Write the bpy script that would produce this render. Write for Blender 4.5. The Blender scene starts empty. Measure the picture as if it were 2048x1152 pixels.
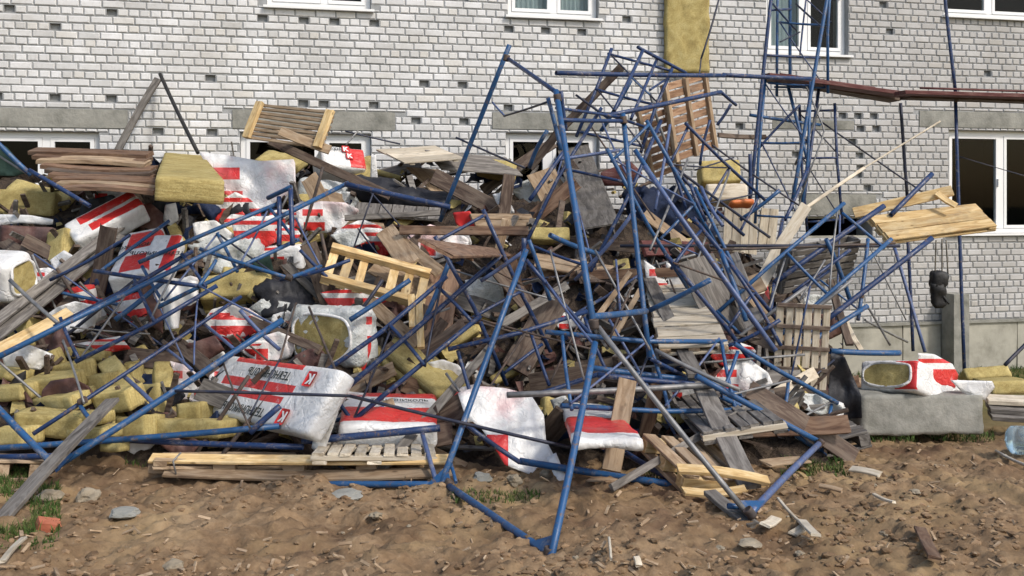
import bpy, bmesh, math, random
import numpy as np
from mathutils import Vector, Matrix, Euler, noise
from mathutils.geometry import tessellate_polygon
random.seed(7)
sc = bpy.context.scene
# ------------------------------------------------------------------ camera, sky, sun, exposure
FPX = 1900.0; HOR = 400.0; CAMH = 2.6
cam = bpy.data.objects.new('camera', bpy.data.cameras.new('camera'))
sc.collection.objects.link(cam); sc.camera = cam
cam.location = (0, 0, CAMH); cam.rotation_euler = (math.radians(90), 0, 0)
cam.data.sensor_width = 36; cam.data.lens = FPX / 2048 * 36
cam.data.shift_y = -(576 - HOR) / 2048
cam.data.clip_start = 0.05; cam.data.clip_end = 1000
SUN_EL, SUN_AZ = 44, 48          # azimuth: degrees to the right of straight behind the camera
w = bpy.data.worlds.new('World'); sc.world = w; w.use_nodes = True
nt = w.node_tree; nt.nodes.clear()
wo = nt.nodes.new('ShaderNodeOutputWorld'); bg = nt.nodes.new('ShaderNodeBackground')
sky = nt.nodes.new('ShaderNodeTexSky'); sky.sky_type = 'NISHITA'; sky.sun_disc = False
sky.sun_elevation = math.radians(SUN_EL); sky.sun_rotation = math.radians(180 - SUN_AZ)
sky.air_density = 1.2; sky.dust_density = 2.6
bg.inputs['Strength'].default_value = 0.14
nt.links.new(sky.outputs[0], bg.inputs[0]); nt.links.new(bg.outputs[0], wo.inputs[0])
sl = bpy.data.lights.new('sun', 'SUN'); sl.energy = 1.7; sl.angle = math.radians(6); sl.color = (1, 0.95, 0.88)
so = bpy.data.objects.new('sun', sl); sc.collection.objects.link(so)
ce = math.cos(math.radians(SUN_EL))
tosun = Vector((math.sin(math.radians(SUN_AZ)) * ce, -math.cos(math.radians(SUN_AZ)) * ce, math.sin(math.radians(SUN_EL))))
so.rotation_euler = tosun.to_track_quat('Z', 'Y').to_euler(); so.location = (4, -4, 8)
sc.view_settings.view_transform = 'Standard'; sc.view_settings.look = 'None'
sc.view_settings.gamma = 1; sc.view_settings.use_curve_mapping = False
sc.view_settings.exposure = 0.46

# ------------------------------------------------------------------ materials
MAT = {}
def N(nt, t, **kw):
    n = nt.nodes.new(t)
    for k, v in kw.items(): setattr(n, k, v)
    return n
def base_mat(name, rough=.8, spec=.3, metallic=0):
    m = bpy.data.materials.new(name); m.use_nodes = True; t = m.node_tree
    b = t.nodes['Principled BSDF']; b.inputs['Roughness'].default_value = rough
    b.inputs['Specular IOR Level'].default_value = spec; b.inputs['Metallic'].default_value = metallic
    MAT[name] = m
    return m, t, b
def coords(t, scale=(1, 1, 1), rnd=True):
    tc = N(t, 'ShaderNodeTexCoord'); mp = N(t, 'ShaderNodeMapping'); mp.inputs['Scale'].default_value = scale
    t.links.new(tc.outputs['Object'], mp.inputs['Vector'])
    if rnd:
        oi = N(t, 'ShaderNodeObjectInfo'); mm = N(t, 'ShaderNodeMath', operation='MULTIPLY'); mm.inputs[1].default_value = 37.0
        t.links.new(oi.outputs['Random'], mm.inputs[0]); t.links.new(mm.outputs[0], mp.inputs['Location'])
    return mp.outputs[0]
def noise_tex(t, vec, scale, detail=5, rough=.6, dist=0):
    n = N(t, 'ShaderNodeTexNoise'); n.inputs['Scale'].default_value = scale; n.inputs['Detail'].default_value = detail
    n.inputs['Roughness'].default_value = rough; n.inputs['Distortion'].default_value = dist
    t.links.new(vec, n.inputs['Vector']); return n.outputs['Fac']
def ramp(t, fac, stops):
    r = N(t, 'ShaderNodeValToRGB'); e = r.color_ramp.elements
    while len(e) < len(stops): e.new(.5)
    for i, (p, c) in enumerate(stops):
        e[i].position = p; e[i].color = (c[0], c[1], c[2], 1) if not isinstance(c, (int, float)) else (c, c, c, 1)
    t.links.new(fac, r.inputs[0]); return r.outputs[0]
def mix(t, fac, a, b, mode='MIX'):
    m = N(t, 'ShaderNodeMix', data_type='RGBA', blend_type=mode)
    for sock, v in ((m.inputs[0], fac), (m.inputs[6], a), (m.inputs[7], b)):
        if isinstance(v, bpy.types.NodeSocket): t.links.new(v, sock)
        elif isinstance(v, tuple): sock.default_value = (*v, 1)
        else: sock.default_value = v
    return m.outputs[2]
def bump(t, b, h, strength=.4, dist=.01):
    bp = N(t, 'ShaderNodeBump'); bp.inputs['Strength'].default_value = strength; bp.inputs['Distance'].default_value = dist
    t.links.new(h, bp.inputs['Height']); t.links.new(bp.outputs[0], b.inputs['Normal'])
def island(t):
    g = N(t, 'ShaderNodeNewGeometry'); oi = N(t, 'ShaderNodeObjectInfo'); a = N(t, 'ShaderNodeMath', operation='ADD')
    t.links.new(g.outputs['Random Per Island'], a.inputs[0]); t.links.new(oi.outputs['Random'], a.inputs[1])
    f = N(t, 'ShaderNodeMath', operation='FRACT'); t.links.new(a.outputs[0], f.inputs[0]); return f.outputs[0]
def simple(name, cols, scale=6, rough=.8, spec=.3, bs=.3, bd=.01, stretch=(1, 1, 1), detail=6, metallic=0, isl=.0):
    m, t, b = base_mat(name, rough, spec, metallic); v = coords(t, stretch)
    f = noise_tex(t, v, scale, detail, .62)
    n = len(cols); c = ramp(t, f, [(.28 + .44 * i / max(1, n - 1), cc) for i, cc in enumerate(cols)])
    if isl:
        r = ramp(t, island(t), [(0, 1 - isl), (1, 1 + isl * .6)]); c = mix(t, 1.0, c, r, 'MULTIPLY')
    t.links.new(c, b.inputs['Base Color'])
    if bs: bump(t, b, noise_tex(t, v, scale * 4, 5, .65), bs, bd)
    return m

def make_brick():
    m, t, b = base_mat('silicate_brick', .9, .15)
    v = coords(t, rnd=False); g = N(t, 'ShaderNodeNewGeometry')
    r = island(t)
    c = ramp(t, r, [(0, (.58, .58, .575)), (.3, (.69, .69, .69)), (.8, (.77, .77, .77)), (1, (.68, .66, .62))])
    f = noise_tex(t, g.outputs['Position'], 1.6, 6, .65)
    c = mix(t, ramp(t, f, [(.35, 0), (.72, .55)]), c, (.36, .34, .30))
    f2 = noise_tex(t, g.outputs['Position'], 28, 4, .7)
    c = mix(t, ramp(t, f2, [(.5, 0), (.8, .35)]), c, (.30, .285, .25))
    # brick colour darkens unevenly towards the damaged right end of the facade
    sx = N(t, 'ShaderNodeSeparateXYZ'); t.links.new(g.outputs['Position'], sx.inputs[0])
    mr = N(t, 'ShaderNodeMapRange'); mr.inputs[1].default_value = 1.5; mr.inputs[2].default_value = 6; mr.inputs[3].default_value = 0; mr.inputs[4].default_value = .5
    t.links.new(sx.outputs[0], mr.inputs[0])
    f3 = noise_tex(t, g.outputs['Position'], .9, 5, .7)
    mm = N(t, 'ShaderNodeMath', operation='MULTIPLY'); t.links.new(mr.outputs[0], mm.inputs[0]); t.links.new(ramp(t, f3, [(.2, .5), (.6, 1)]), mm.inputs[1])
    c = mix(t, mm.outputs[0], c, (.26, .24, .22))
    t.links.new(c, b.inputs['Base Color'])
    bump(t, b, noise_tex(t, g.outputs['Position'], 60, 4, .7), .5, .004)
make_brick()
simple('mortar', [(.25, .255, .255), (.37, .375, .375)], 9, .95, .1, .6, .01)
simple('concrete', [(.15, .15, .13), (.27, .265, .235), (.35, .34, .30)], 4, .9, .2, .7, .015)
simple('pale_concrete', [(.22, .21, .17), (.37, .355, .30), (.46, .44, .37)], 2.5, .9, .2, .35, .01)
simple('upvc', [(.78, .78, .77), (.84, .84, .83)], 3, .35, .5, 0)
simple('room_dark', [(.012, .012, .016), (.028, .025, .025)], 3, .9, .1, 0)
simple('curtain', [(.50, .58, .60), (.66, .72, .72)], 6, .8, .2, .2, .01, (6, 6, .6))
simple('black_rubber', [(.012, .012, .013), (.03, .029, .028)], 8, .6, .4, .5, .01)
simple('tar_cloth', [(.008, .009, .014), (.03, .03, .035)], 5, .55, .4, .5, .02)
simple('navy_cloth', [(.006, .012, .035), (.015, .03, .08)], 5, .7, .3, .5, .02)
simple('green_mesh', [(.015, .035, .03), (.04, .07, .055)], 8, .8, .2, .5, .01)
simple('stone', [(.17, .14, .10), (.28, .235, .17), (.38, .33, .25)], 9, .9, .2, .5, .01)
simple('red_brick', [(.34, .10, .055), (.46, .17, .10)], 9, .9, .2, .5, .01)
simple('rope', [(.10, .09, .075), (.20, .18, .14)], 30, .9, .1, .5, .003)
simple('pale_pipe', [(.42, .38, .31), (.62, .58, .50)], 7, .6, .3, .2)
simple('galvanised', [(.11, .11, .115), (.20, .20, .20), (.30, .285, .27)], 12, .5, .5, .2, .003, metallic=.35)
simple('rusty_steel', [(.035, .03, .03), (.085, .065, .055), (.15, .09, .06)], 14, .65, .4, .35, .004, metallic=.2)
simple('dark_steel', [(.012, .015, .03), (.03, .035, .06), (.07, .06, .06)], 12, .5, .45, .3, .003, metallic=.2)
simple('brown_film', [(.055, .03, .03), (.12, .06, .05), (.20, .13, .11)], 4, .55, .35, .5, .02)
simple('clear_film', [(.38, .40, .38), (.58, .60, .58), (.70, .70, .68)], 5, .28, .6, .9, .03)
simple('maroon_paint', [(.07, .02, .02), (.12, .04, .036), (.19, .11, .095)], 7, .7, .3, .3, .005, (1, 6, 6))
simple('red_print', [(.50, .022, .025), (.68, .045, .04)], 4, .4, .4, .4, .01)
simple('white_print', [(.72, .71, .69), (.82, .81, .79)], 4, .4, .4, .4, .01)
simple('ink', [(.02, .025, .025), (.04, .05, .045)], 4, .5, .3, 0)
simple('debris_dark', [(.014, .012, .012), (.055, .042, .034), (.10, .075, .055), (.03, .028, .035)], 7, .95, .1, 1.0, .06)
simple('orange_plastic', [(.55, .13, .03), (.70, .22, .07)], 5, .5, .4, .2)
simple('blue_cloth', [(.02, .06, .16), (.05, .12, .28)], 6, .7, .3, .4, .01)

def make_blue(name, c0, c1):
    m, t, b = base_mat(name, .42, .5); v = coords(t)
    f = noise_tex(t, v, 5, 4, .6)
    c = mix(t, f, c0, c1)
    wv = noise_tex(t, v, 26, 6, .75)
    c = mix(t, ramp(t, wv, [(.56, 0), (.64, .9)]), c, (.13, .085, .06))
    w2 = noise_tex(t, v, 11, 6, .8, .4)
    c = mix(t, ramp(t, w2, [(.55, 0), (.68, .65)]), c, (.30, .27, .24))
    t.links.new(c, b.inputs['Base Color'])
    t.links.new(ramp(t, wv, [(.4, .36), (.7, .7)]), b.inputs['Roughness'])
    bump(t, b, wv, .25, .002)
make_blue('blue_paint', (.009, .050, .145), (.020, .098, .24))
make_blue('navy_paint', (.006, .020, .07), (.013, .042, .135))
make_blue('lilac_paint', (.04, .07, .17), (.10, .14, .27))

def make_wood(name, dark, mid, light, grey=0.0):
    m, t, b = base_mat(name, .82, .2); v = coords(t, (1, 7, 7))
    ring = noise_tex(t, v, 3.0, 7, .62, 1.2)
    c = ramp(t, ring, [(.30, dark), (.47, mid), (.60, light), (.72, mid)])
    vk = coords(t, (1, 2, 2)); kn = N(t, 'ShaderNodeTexVoronoi'); kn.inputs['Scale'].default_value = 5; t.links.new(vk, kn.inputs['Vector'])
    c = mix(t, ramp(t, kn.outputs['Distance'], [(.05, .7), (.13, 0)]), c, tuple(x * .35 for x in dark))
    c = mix(t, 1.0, c, ramp(t, island(t), [(0, .68), (1, 1.12)]), 'MULTIPLY')
    d = noise_tex(t, coords(t), 3, 5, .7)
    c = mix(t, ramp(t, d, [(.5, 0), (.75, .55)]), c, (.14, .12, .10))
    t.links.new(c, b.inputs['Base Color']); bump(t, b, ring, .5, .004)
make_wood('fresh_wood', (.42, .26, .11), (.62, .43, .20), (.74, .57, .32))
make_wood('tan_wood', (.20, .13, .08), (.34, .24, .15), (.45, .34, .23))
make_wood('grey_wood', (.085, .077, .07), (.16, .145, .13), (.26, .24, .215))
make_wood('brown_wood', (.085, .048, .033), (.17, .10, .065), (.27, .175, .115))
make_wood('russet_wood', (.16, .09, .05), (.30, .175, .105), (.42, .27, .17))
make_wood('dark_wood', (.05, .035, .028), (.10, .07, .055), (.17, .13, .10))
make_wood('pale_board', (.44, .36, .26), (.58, .50, .38), (.68, .61, .49))

def make_wool():
    m, t, b = base_mat('mineral_wool', 1.0, .05); v = coords(t, (1, 1, 14))
    f = noise_tex(t, v, 5, 7, .7); g = noise_tex(t, coords(t), 60, 4, .8)
    c = ramp(t, f, [(.30, (.32, .24, .095)), (.5, (.52, .42, .175)), (.72, (.64, .54, .26))])
    c = mix(t, ramp(t, g, [(.42, 0), (.75, .55)]), c, (.20, .145, .045))
    d = noise_tex(t, coords(t), 3.5, 5, .7)
    c = mix(t, ramp(t, d, [(.55, 0), (.72, .6)]), c, (.15, .12, .05))
    c = mix(t, 1.0, c, ramp(t, island(t), [(0, .8), (1, 1.15)]), 'MULTIPLY')
    t.links.new(c, b.inputs['Base Color']); bump(t, b, mix(t, .5, f, g), .9, .012)
make_wool()
def make_film(name, bands, xr=(-.38, .30), pink=.0):
    """white polyethylene wrap with red printed bands (print follows the object's own length and width)"""
    m, t, b = base_mat(name, .34, .5)
    tc = N(t, 'ShaderNodeTexCoord'); s = N(t, 'ShaderNodeSeparateXYZ'); t.links.new(tc.outputs['UV'], s.inputs[0])
    v = coords(t); wr = noise_tex(t, v, 7, 6, .7, .8)
    c = ramp(t, wr, [(.3, (.56, .555, .54)), (.5, (.72, .715, .70)), (.7, (.80, .795, .78))])
    def inside(out, lo, hi):
        a = N(t, 'ShaderNodeMath', operation='GREATER_THAN'); a.inputs[1].default_value = lo; t.links.new(out, a.inputs[0])
        d = N(t, 'ShaderNodeMath', operation='LESS_THAN'); d.inputs[1].default_value = hi; t.links.new(out, d.inputs[0])
        p = N(t, 'ShaderNodeMath', operation='MULTIPLY'); t.links.new(a.outputs[0], p.inputs[0]); t.links.new(d.outputs[0], p.inputs[1]); return p.outputs[0]
    for lo, hi, x0, x1 in bands:
        p = N(t, 'ShaderNodeMath', operation='MULTIPLY'); t.links.new(inside(s.outputs[1], lo, hi), p.inputs[0]); t.links.new(inside(s.outputs[0], x0, x1), p.inputs[1])
        wear = noise_tex(t, v, 12, 6, .75)
        q = N(t, 'ShaderNodeMath', operation='MULTIPLY'); t.links.new(p.outputs[0], q.inputs[0]); t.links.new(ramp(t, wear, [(.60, 1), (.74, .35)]), q.inputs[1])
        c = mix(t, q.outputs[0], c, (.60, .035, .032))
    if pink: c = mix(t, ramp(t, noise_tex(t, v, 2.2, 4, .6), [(.50, 0), (.66, pink)]), c, (.62, .22, .22))
    d = noise_tex(t, v, 4, 6, .75)
    c = mix(t, ramp(t, d, [(.54, 0), (.78, .55)]), c, (.33, .29, .24))
    t.links.new(c, b.inputs['Base Color']); vv = N(t, 'ShaderNodeTexVoronoi', feature='DISTANCE_TO_EDGE'); vv.inputs['Scale'].default_value = 6; vd = noise_tex(t, v, 3, 4, .6)
    vm = mix(t, .55, v, vd); t.links.new(vm, vv.inputs['Vector'])
    cr = ramp(t, vv.outputs['Distance'], [(0, 0), (.16, 1)]); bump(t, b, mix(t, .28, wr, cr), .8, .018)
    b.inputs['Subsurface Weight'].default_value = 0
make_film('printed_film', [(.90, .99, .12, .72), (.50, .65, .10, .74), (.34, .45, .13, .70)])
make_film('striped_film', [(.12, .52, -.1, 1.1), (.82, 1.1, -.1, 1.1)])
make_film('twin_band_film', [(.56, .92, .18, 1.1), (.08, .42, .26, 1.1)])
make_film('wide_band_film', [(.30, .62, -.1, 1.1)])
make_film('right_band_film', [(.05, .95, .62, .98)])
make_film('patch_film', [(.55, .75, .10, .42), (.1, .36, .12, .45)], pink=.35)
make_film('plain_film', [])
make_film('pink_film', [(.10, .46, .30, .52)], pink=.45)
make_film('band_low_film', [(.1, .48, -.1, 1.1)])
make_film('red_film', [(-.1, .55, -.1, 1.1), (.72, .84, -.1, 1.1)])

def make_ground():
    m, t, b = base_mat('earth', .97, .1); g = N(t, 'ShaderNodeNewGeometry'); v = g.outputs['Position']
    f = noise_tex(t, v, 1.1, 8, .68, .5); f2 = noise_tex(t, v, 14, 6, .7)
    c = ramp(t, f, [(.3, (.13, .078, .045)), (.44, (.21, .137, .078)), (.58, (.29, .20, .118)), (.72, (.36, .26, .16))])
    c = mix(t, ramp(t, f2, [(.35, .55), (.6, 0)]), c, (.085, .05, .028))
    c = mix(t, ramp(t, f2, [(.62, 0), (.74, .5)]), c, (.36, .29, .20))
    f3 = noise_tex(t, v, .55, 4, .6)
    c = mix(t, ramp(t, noise_tex(t, v, .8, 5, .6, 1.0), [(.48, 0), (.66, .6)]), c, (.34, .24, .125))
    c = mix(t, ramp(t, noise_tex(t, v, 1.7, 6, .7, 1.0), [(.55, 0), (.70, .6)]), c, (.12, .07, .045))
    s = N(t, 'ShaderNodeSeparateXYZ'); t.links.new(v, s.inputs[0])
    mr = N(t, 'ShaderNodeMapRange'); mr.inputs[1].default_value = 8.6; mr.inputs[2].default_value = 10.5; t.links.new(s.outputs[1], mr.inputs[0])
    gf = N(t, 'ShaderNodeMath', operation='MULTIPLY'); t.links.new(mr.outputs[0], gf.inputs[0]); t.links.new(ramp(t, f3, [(.3, .5), (.6, 1)]), gf.inputs[1])
    c = mix(t, gf.outputs[0], c, (.14, .125, .05))
    far = N(t, 'ShaderNodeMapRange'); far.inputs[1].default_value = 2.6; far.inputs[2].default_value = 0; t.links.new(s.outputs[1], far.inputs[0])
    c = mix(t, far.outputs[0], c, (.045, .055, .028))      # unseen ground behind the camera, made dark green to darken the pane reflections
    t.links.new(c, b.inputs['Base Color']); bump(t, b, mix(t, .5, f, f2), .8, .03)
make_ground()
simple('clod', [(.14, .086, .05), (.24, .16, .095), (.33, .24, .15)], 10, .97, .1, .6, .01, isl=.35)
simple('grass_blade', [(.035, .075, .018), (.075, .12, .03), (.16, .16, .06)], 3, .8, .2, 0, isl=.4)
def make_glass():
    m, t, b = base_mat('window_glass', .04, .5)
    b.inputs['Base Color'].default_value = (.03, .035, .04, 1)
    tr = N(t, 'ShaderNodeBsdfTransparent'); tr.inputs[0].default_value = (.75, .78, .78, 1)
    fr = N(t, 'ShaderNodeFresnel'); fr.inputs[0].default_value = 1.5
    mr = N(t, 'ShaderNodeMapRange'); mr.inputs[3].default_value = .0; mr.inputs[4].default_value = .4; bf = N(t, 'ShaderNodeNewGeometry'); iv = N(t, 'ShaderNodeMath', operation='SUBTRACT'); iv.inputs[0].default_value = 1; t.links.new(bf.outputs['Backfacing'], iv.inputs[1])
    fm = N(t, 'ShaderNodeMath', operation='MULTIPLY'); t.links.new(fr.outputs[0], fm.inputs[0]); t.links.new(iv.outputs[0], fm.inputs[1]); t.links.new(fm.outputs[0], mr.inputs[0])
    gl = N(t, 'ShaderNodeBsdfGlossy'); gl.inputs['Roughness'].default_value = .03
    ms = N(t, 'ShaderNodeMixShader'); t.links.new(mr.outputs[0], ms.inputs[0]); t.links.new(tr.outputs[0], ms.inputs[1]); t.links.new(gl.outputs[0], ms.inputs[2])
    t.links.new(ms.outputs[0], t.nodes['Material Output'].inputs[0])
make_glass()
def make_bottle():
    m, t, b = base_mat('bottle_plastic', .08, .5); b.inputs['Transmission Weight'].default_value = .75; b.inputs['Base Color'].default_value = (.62, .78, .86, 1); b.inputs['IOR'].default_value = 1.2
make_bottle()

# ------------------------------------------------------------------ mesh helpers
COL = sc.collection
OUTWARD = set()      # things whose meshes are written with y pointing out of the wall
def link(o, parent=None, M=None):
    COL.objects.link(o)
    if parent is not None: o.parent = parent
    if M is not None: o.matrix_local = M; LOCAL[o.name] = M.copy()
    return o
LOCAL = {}            # local matrix of every object as built
def tag(o, label=None, cat=None, group=None, kind=None):
    if label: o['label'] = label
    if cat: o['category'] = cat
    if group: o['group'] = group
    if kind: o['kind'] = kind
    return o
def mirrored(parent, V, F, M):
    if parent is None or parent not in OUTWARD: return V, F, M
    V = [(v[0], -v[1], v[2]) for v in V]; F = [tuple(reversed(f)) for f in F]; M = M.copy(); M.translation.y *= -1; return V, F, M
def mesh(name, V, F, mat, parent=None, M=None, smooth=False):
    V, F, M = mirrored(parent, V, F, M)
    me = bpy.data.meshes.new(name); me.from_pydata([tuple(v) for v in V], [], F); me.materials.append(MAT[mat])
    if smooth: me.polygons.foreach_set('use_smooth', [True] * len(F))
    me.update()
    o = link(bpy.data.objects.new(name, me), parent, M)
    if parent in OUTWARD: OUTWARD.add(o)
    return o
def bm_obj(name, bm, mat, parent=None, M=None, smooth=False):
    me = bpy.data.meshes.new(name); bm.to_mesh(me); bm.free(); me.materials.append(MAT[mat])
    if smooth: me.polygons.foreach_set('use_smooth', [True] * len(me.polygons))
    return link(bpy.data.objects.new(name, me), parent, M)
def thing(name, label, cat, M=None, group=None):
    o = bpy.data.objects.new(name, None); o.empty_display_size = .1
    link(o, None, M if M is not None else Matrix.Identity(4)); tag(o, label, cat, group); return o
BOXF = [(0, 3, 2, 1), (4, 5, 6, 7), (0, 1, 5, 4), (1, 2, 6, 5), (2, 3, 7, 6), (3, 0, 4, 7)]
def boxv(x0, x1, y0, y1, z0, z1):
    return [(x0, y0, z0), (x1, y0, z0), (x1, y1, z0), (x0, y1, z0), (x0, y0, z1), (x1, y0, z1), (x1, y1, z1), (x0, y1, z1)]
def add_box(V, F, b, M=None):
    o = len(V); vs = boxv(*b)
    V += [tuple(M @ Vector(v)) for v in vs] if M is not None else vs
    F += [tuple(i + o for i in f) for f in BOXF]
def boxes(name, bs, mat, parent=None, M=None):
    V, F = [], []
    for b in bs: add_box(V, F, b)
    return mesh(name, V, F, mat, parent, M)
def board_geo(L, W, T, seg=5, bow=.004, rng=random):
    """a sawn board along X centred on the origin: slightly bowed, uneven ends, eased edges"""
    V, F = [], []
    e = min(.004, T * .2); ph = rng.uniform(0, 6); b1 = rng.uniform(-bow, bow) * 2; tw = rng.uniform(-.02, .02)
    for i in range(seg + 1):
        u = i / seg; x = -L / 2 + L * u; dz = b1 * math.sin(u * math.pi); dy = rng.uniform(-1, 1) * min(.002, W * .02)
        prof = [(-W/2 + e, -T/2), (W/2 - e, -T/2), (W/2, -T/2 + e), (W/2, T/2 - e), (W/2 - e, T/2), (-W/2 + e, T/2), (-W/2, T/2 - e), (-W/2, -T/2 + e)]
        for y, z in prof:
            xx = x + (rng.uniform(-.006, .006) if i in (0, seg) else 0)
            a = tw * (u - .5); V.append((xx, y * math.cos(a) - z * math.sin(a) + dy, y * math.sin(a) + z * math.cos(a) + dz))
    for i in range(seg):
        for k in range(8):
            a = i * 8 + k; b = i * 8 + (k + 1) % 8; F.append((a, b, b + 8, a + 8))
    F.append(tuple(range(7, -1, -1))); F.append(tuple(seg * 8 + k for k in range(8)))
    return V, F
def board(name, L, W, T, mat, parent=None, M=None, seg=4):
    V, F = board_geo(L, W, T, seg); return mesh(name, V, F, mat, parent, M)
def tube_geo(pts, r, n=10, V=None, F=None):
    V = [] if V is None else V; F = [] if F is None else F
    pts = [Vector(p) for p in pts]; o = len(V); up = None
    for i, p in enumerate(pts):
        d = (pts[min(i + 1, len(pts) - 1)] - pts[max(i - 1, 0)]).normalized()
        a = d.orthogonal().normalized() if up is None else (up - d * up.dot(d)).normalized()
        up = a; b = d.cross(a)
        for k in range(n):
            t = 2 * math.pi * k / n; V.append(tuple(p + (a * math.cos(t) + b * math.sin(t)) * r))
    for i in range(len(pts) - 1):
        for k in range(n):
            a = o + i * n + k; b = o + i * n + (k + 1) % n; F.append((a, b, b + n, a + n))
    # open pipe mouths: rim and a short recess
    for end, s in ((0, 1), (len(pts) - 1, -1)):
        d = (pts[1] - pts[0]).normalized() if end == 0 else (pts[-2] - pts[-1]).normalized()
        c = pts[end]; rr = len(V)
        for k in range(n):
            q = Vector(V[o + end * n + k]); V.append(tuple(c + (q - c) * .82))
        for k in range(n):
            q = Vector(V[o + end * n + k]); V.append(tuple(c + (q - c) * .82 + d * min(r * 2, .05)))
        for k in range(n):
            k2 = (k + 1) % n; e0, e1 = o + end * n + k, o + end * n + k2
            fs = [(e0, rr + k, rr + k2, e1), (rr + k, rr + n + k, rr + n + k2, rr + k2)]
            for f in fs: F.append(f if s == 1 else tuple(reversed(f)))
        cap = [rr + n + k for k in range(n)]; F.append(tuple(cap) if s == -1 else tuple(reversed(cap)))
    return V, F
def tube(name, pts, r, mat, parent=None, n=10, sag=0.0):
    pts = [Vector(p) for p in pts]
    if len(pts) == 2:
        a, b = pts; k = 5; w_ = Vector((random.uniform(-1, 1), random.uniform(-1, 1), random.uniform(-1, .3))) * sag
        pts = [a.lerp(b, i / k) + w_ * math.sin(math.pi * i / k) for i in range(k + 1)]
    elif len(pts) > 2:
        q = [pts[0]]
        for i in range(1, len(pts) - 1):
            p = pts[i]; q += [p.lerp(pts[i - 1], .12), p + (pts[i - 1] + pts[i + 1] - 2 * p) * .02, p.lerp(pts[i + 1], .12)]
        pts = q + [pts[-1]]
    o = pts[0].copy(); V, F = tube_geo([p - o for p in pts], r, n)
    M = Matrix.Translation(o)
    if parent is not None: M = LOCAL[parent.name].inverted() @ M
    ob = mesh(name, V, F, mat, parent, M, smooth=True)
    me = ob.data
    for p in me.polygons:
        if len(p.vertices) != 4: p.use_smooth = False
    return ob
def rough_box(w_, h_, t_, res=.05, r=.02, amp=.006, fr=6, seed=0.0, M=None):
    """rounded, lumpy box centred at origin, w x h x t"""
    bm = bmesh.new()
    nx, ny, nz = [max(2, min(22, int(round(d / res)))) for d in (w_, h_, t_)]
    vid = {}
    def vert(i, j, k):
        key = (i, j, k)
        if key not in vid:
            p = Vector(((i / nx - .5) * w_, (j / ny - .5) * h_, (k / nz - .5) * t_))
            q = Vector((max(-w_/2 + r, min(w_/2 - r, p.x)), max(-h_/2 + r, min(h_/2 - r, p.y)), max(-t_/2 + r, min(t_/2 - r, p.z))))
            d = p - q
            nrm = d.normalized() if d.length > 1e-6 else Vector((0, 0, 0))
            p = q + nrm * r
            nn = noise.noise(Vector((p.x * fr + seed, p.y * fr - seed, p.z * fr + 2 * seed)))
            n2 = noise.noise(Vector((p.x * fr * 4 - seed, p.y * fr * 4, p.z * fr * 4 + seed)))
            p = p + nrm * (nn * amp + n2 * amp * .5)
            vid[key] = bm.verts.new(p)
        return vid[key]
    for i in range(nx):
        for j in range(ny):
            bm.faces.new([vert(i, j, 0), vert(i, j + 1, 0), vert(i + 1, j + 1, 0), vert(i + 1, j, 0)])
            bm.faces.new([vert(i, j, nz), vert(i + 1, j, nz), vert(i + 1, j + 1, nz), vert(i, j + 1, nz)])
    for i in range(nx):
        for k in range(nz):
            bm.faces.new([vert(i, 0, k), vert(i + 1, 0, k), vert(i + 1, 0, k + 1), vert(i, 0, k + 1)])
            bm.faces.new([vert(i, ny, k), vert(i, ny, k + 1), vert(i + 1, ny, k + 1), vert(i + 1, ny, k)])
    for j in range(ny):
        for k in range(nz):
            bm.faces.new([vert(0, j, k), vert(0, j, k + 1), vert(0, j + 1, k + 1), vert(0, j + 1, k)])
            bm.faces.new([vert(nx, j, k), vert(nx, j + 1, k), vert(nx, j + 1, k + 1), vert(nx, j, k + 1)])
    uv = bm.loops.layers.uv.new('UVMap')
    for f in bm.faces:
        for l in f.loops: l[uv].uv = (l.vert.co.x / w_ + .5, l.vert.co.y / h_ + .5)
    return bm

# ------------------------------------------------------------------ place geometry: facade plane, ground, heap
TH = math.atan(1.19e-4 * FPX); UW = Vector((math.cos(TH), math.sin(TH), 0)); NW = Vector((math.sin(TH), -math.cos(TH), 0))
W0 = Vector((0, FPX / 146.6, 0))
def px(x, y, Z): return Vector(((x - 1024) / FPX * Z, Z, CAMH + (HOR - y) / FPX * Z))
def zwall(x): return FPX / (146.6 * (1 - (x - 1024) * 1.19e-4))
def wall_sz(x, y):
    p = px(x, y, zwall(x)); return (p - W0).dot(UW), p.z
def wallp(s, z, out=0.0): return W0 + UW * s + Vector((0, 0, z)) + NW * out
MWALL = Matrix(((UW.x, -NW.x, 0, W0.x), (UW.y, -NW.y, 0, W0.y), (0, 0, 1, 0), (0, 0, 0, 1)))   # local X along the wall, local Y into it
def lerp_tab(tab, x):
    if x <= tab[0][0]: return tab[0][1]
    for (a, va), (b, vb) in zip(tab, tab[1:]):
        if x <= b:
            t = (x - a) / (b - a); return va + (vb - va) * t
    return tab[-1][1]
TPROF = [(0, 1.0), (3, 1.0), (4.2, .94), (5.2, .85), (6.5, .70), (9, .37), (12, .08), (14.5, 0), (300, 0)]
def terr(X, Y): return lerp_tab(TPROF, Y)
CAP = [(-9.5, .2), (-8.2, 2.6), (-5.9, 2.85), (-1.5, 2.75), (0, 2.6), (1.2, 2.35), (2.2, 1.9), (2.8, 1.3), (3.3, .5), (3.7, 0), (4.4, -.4)]
def heap(X, Y):
    h = .45 + (Y - 6.75) * .56
    if Y < 6.75: h = .45 - (6.75 - Y) * 1.5
    for cx, cy, sx, sy, d in ((.25, 8.4, .95, .85, .5), (-3.0, 8.5, .9, .6, .4), (1.8, 10.0, .6, .7, .4)): h -= d * math.exp(-((X - cx) / sx) ** 2 - ((Y - cy) / sy) ** 2)
    return min(h, lerp_tab(CAP, X * (9.5 / max(Y, 7)) if X > 0 else X))
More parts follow.
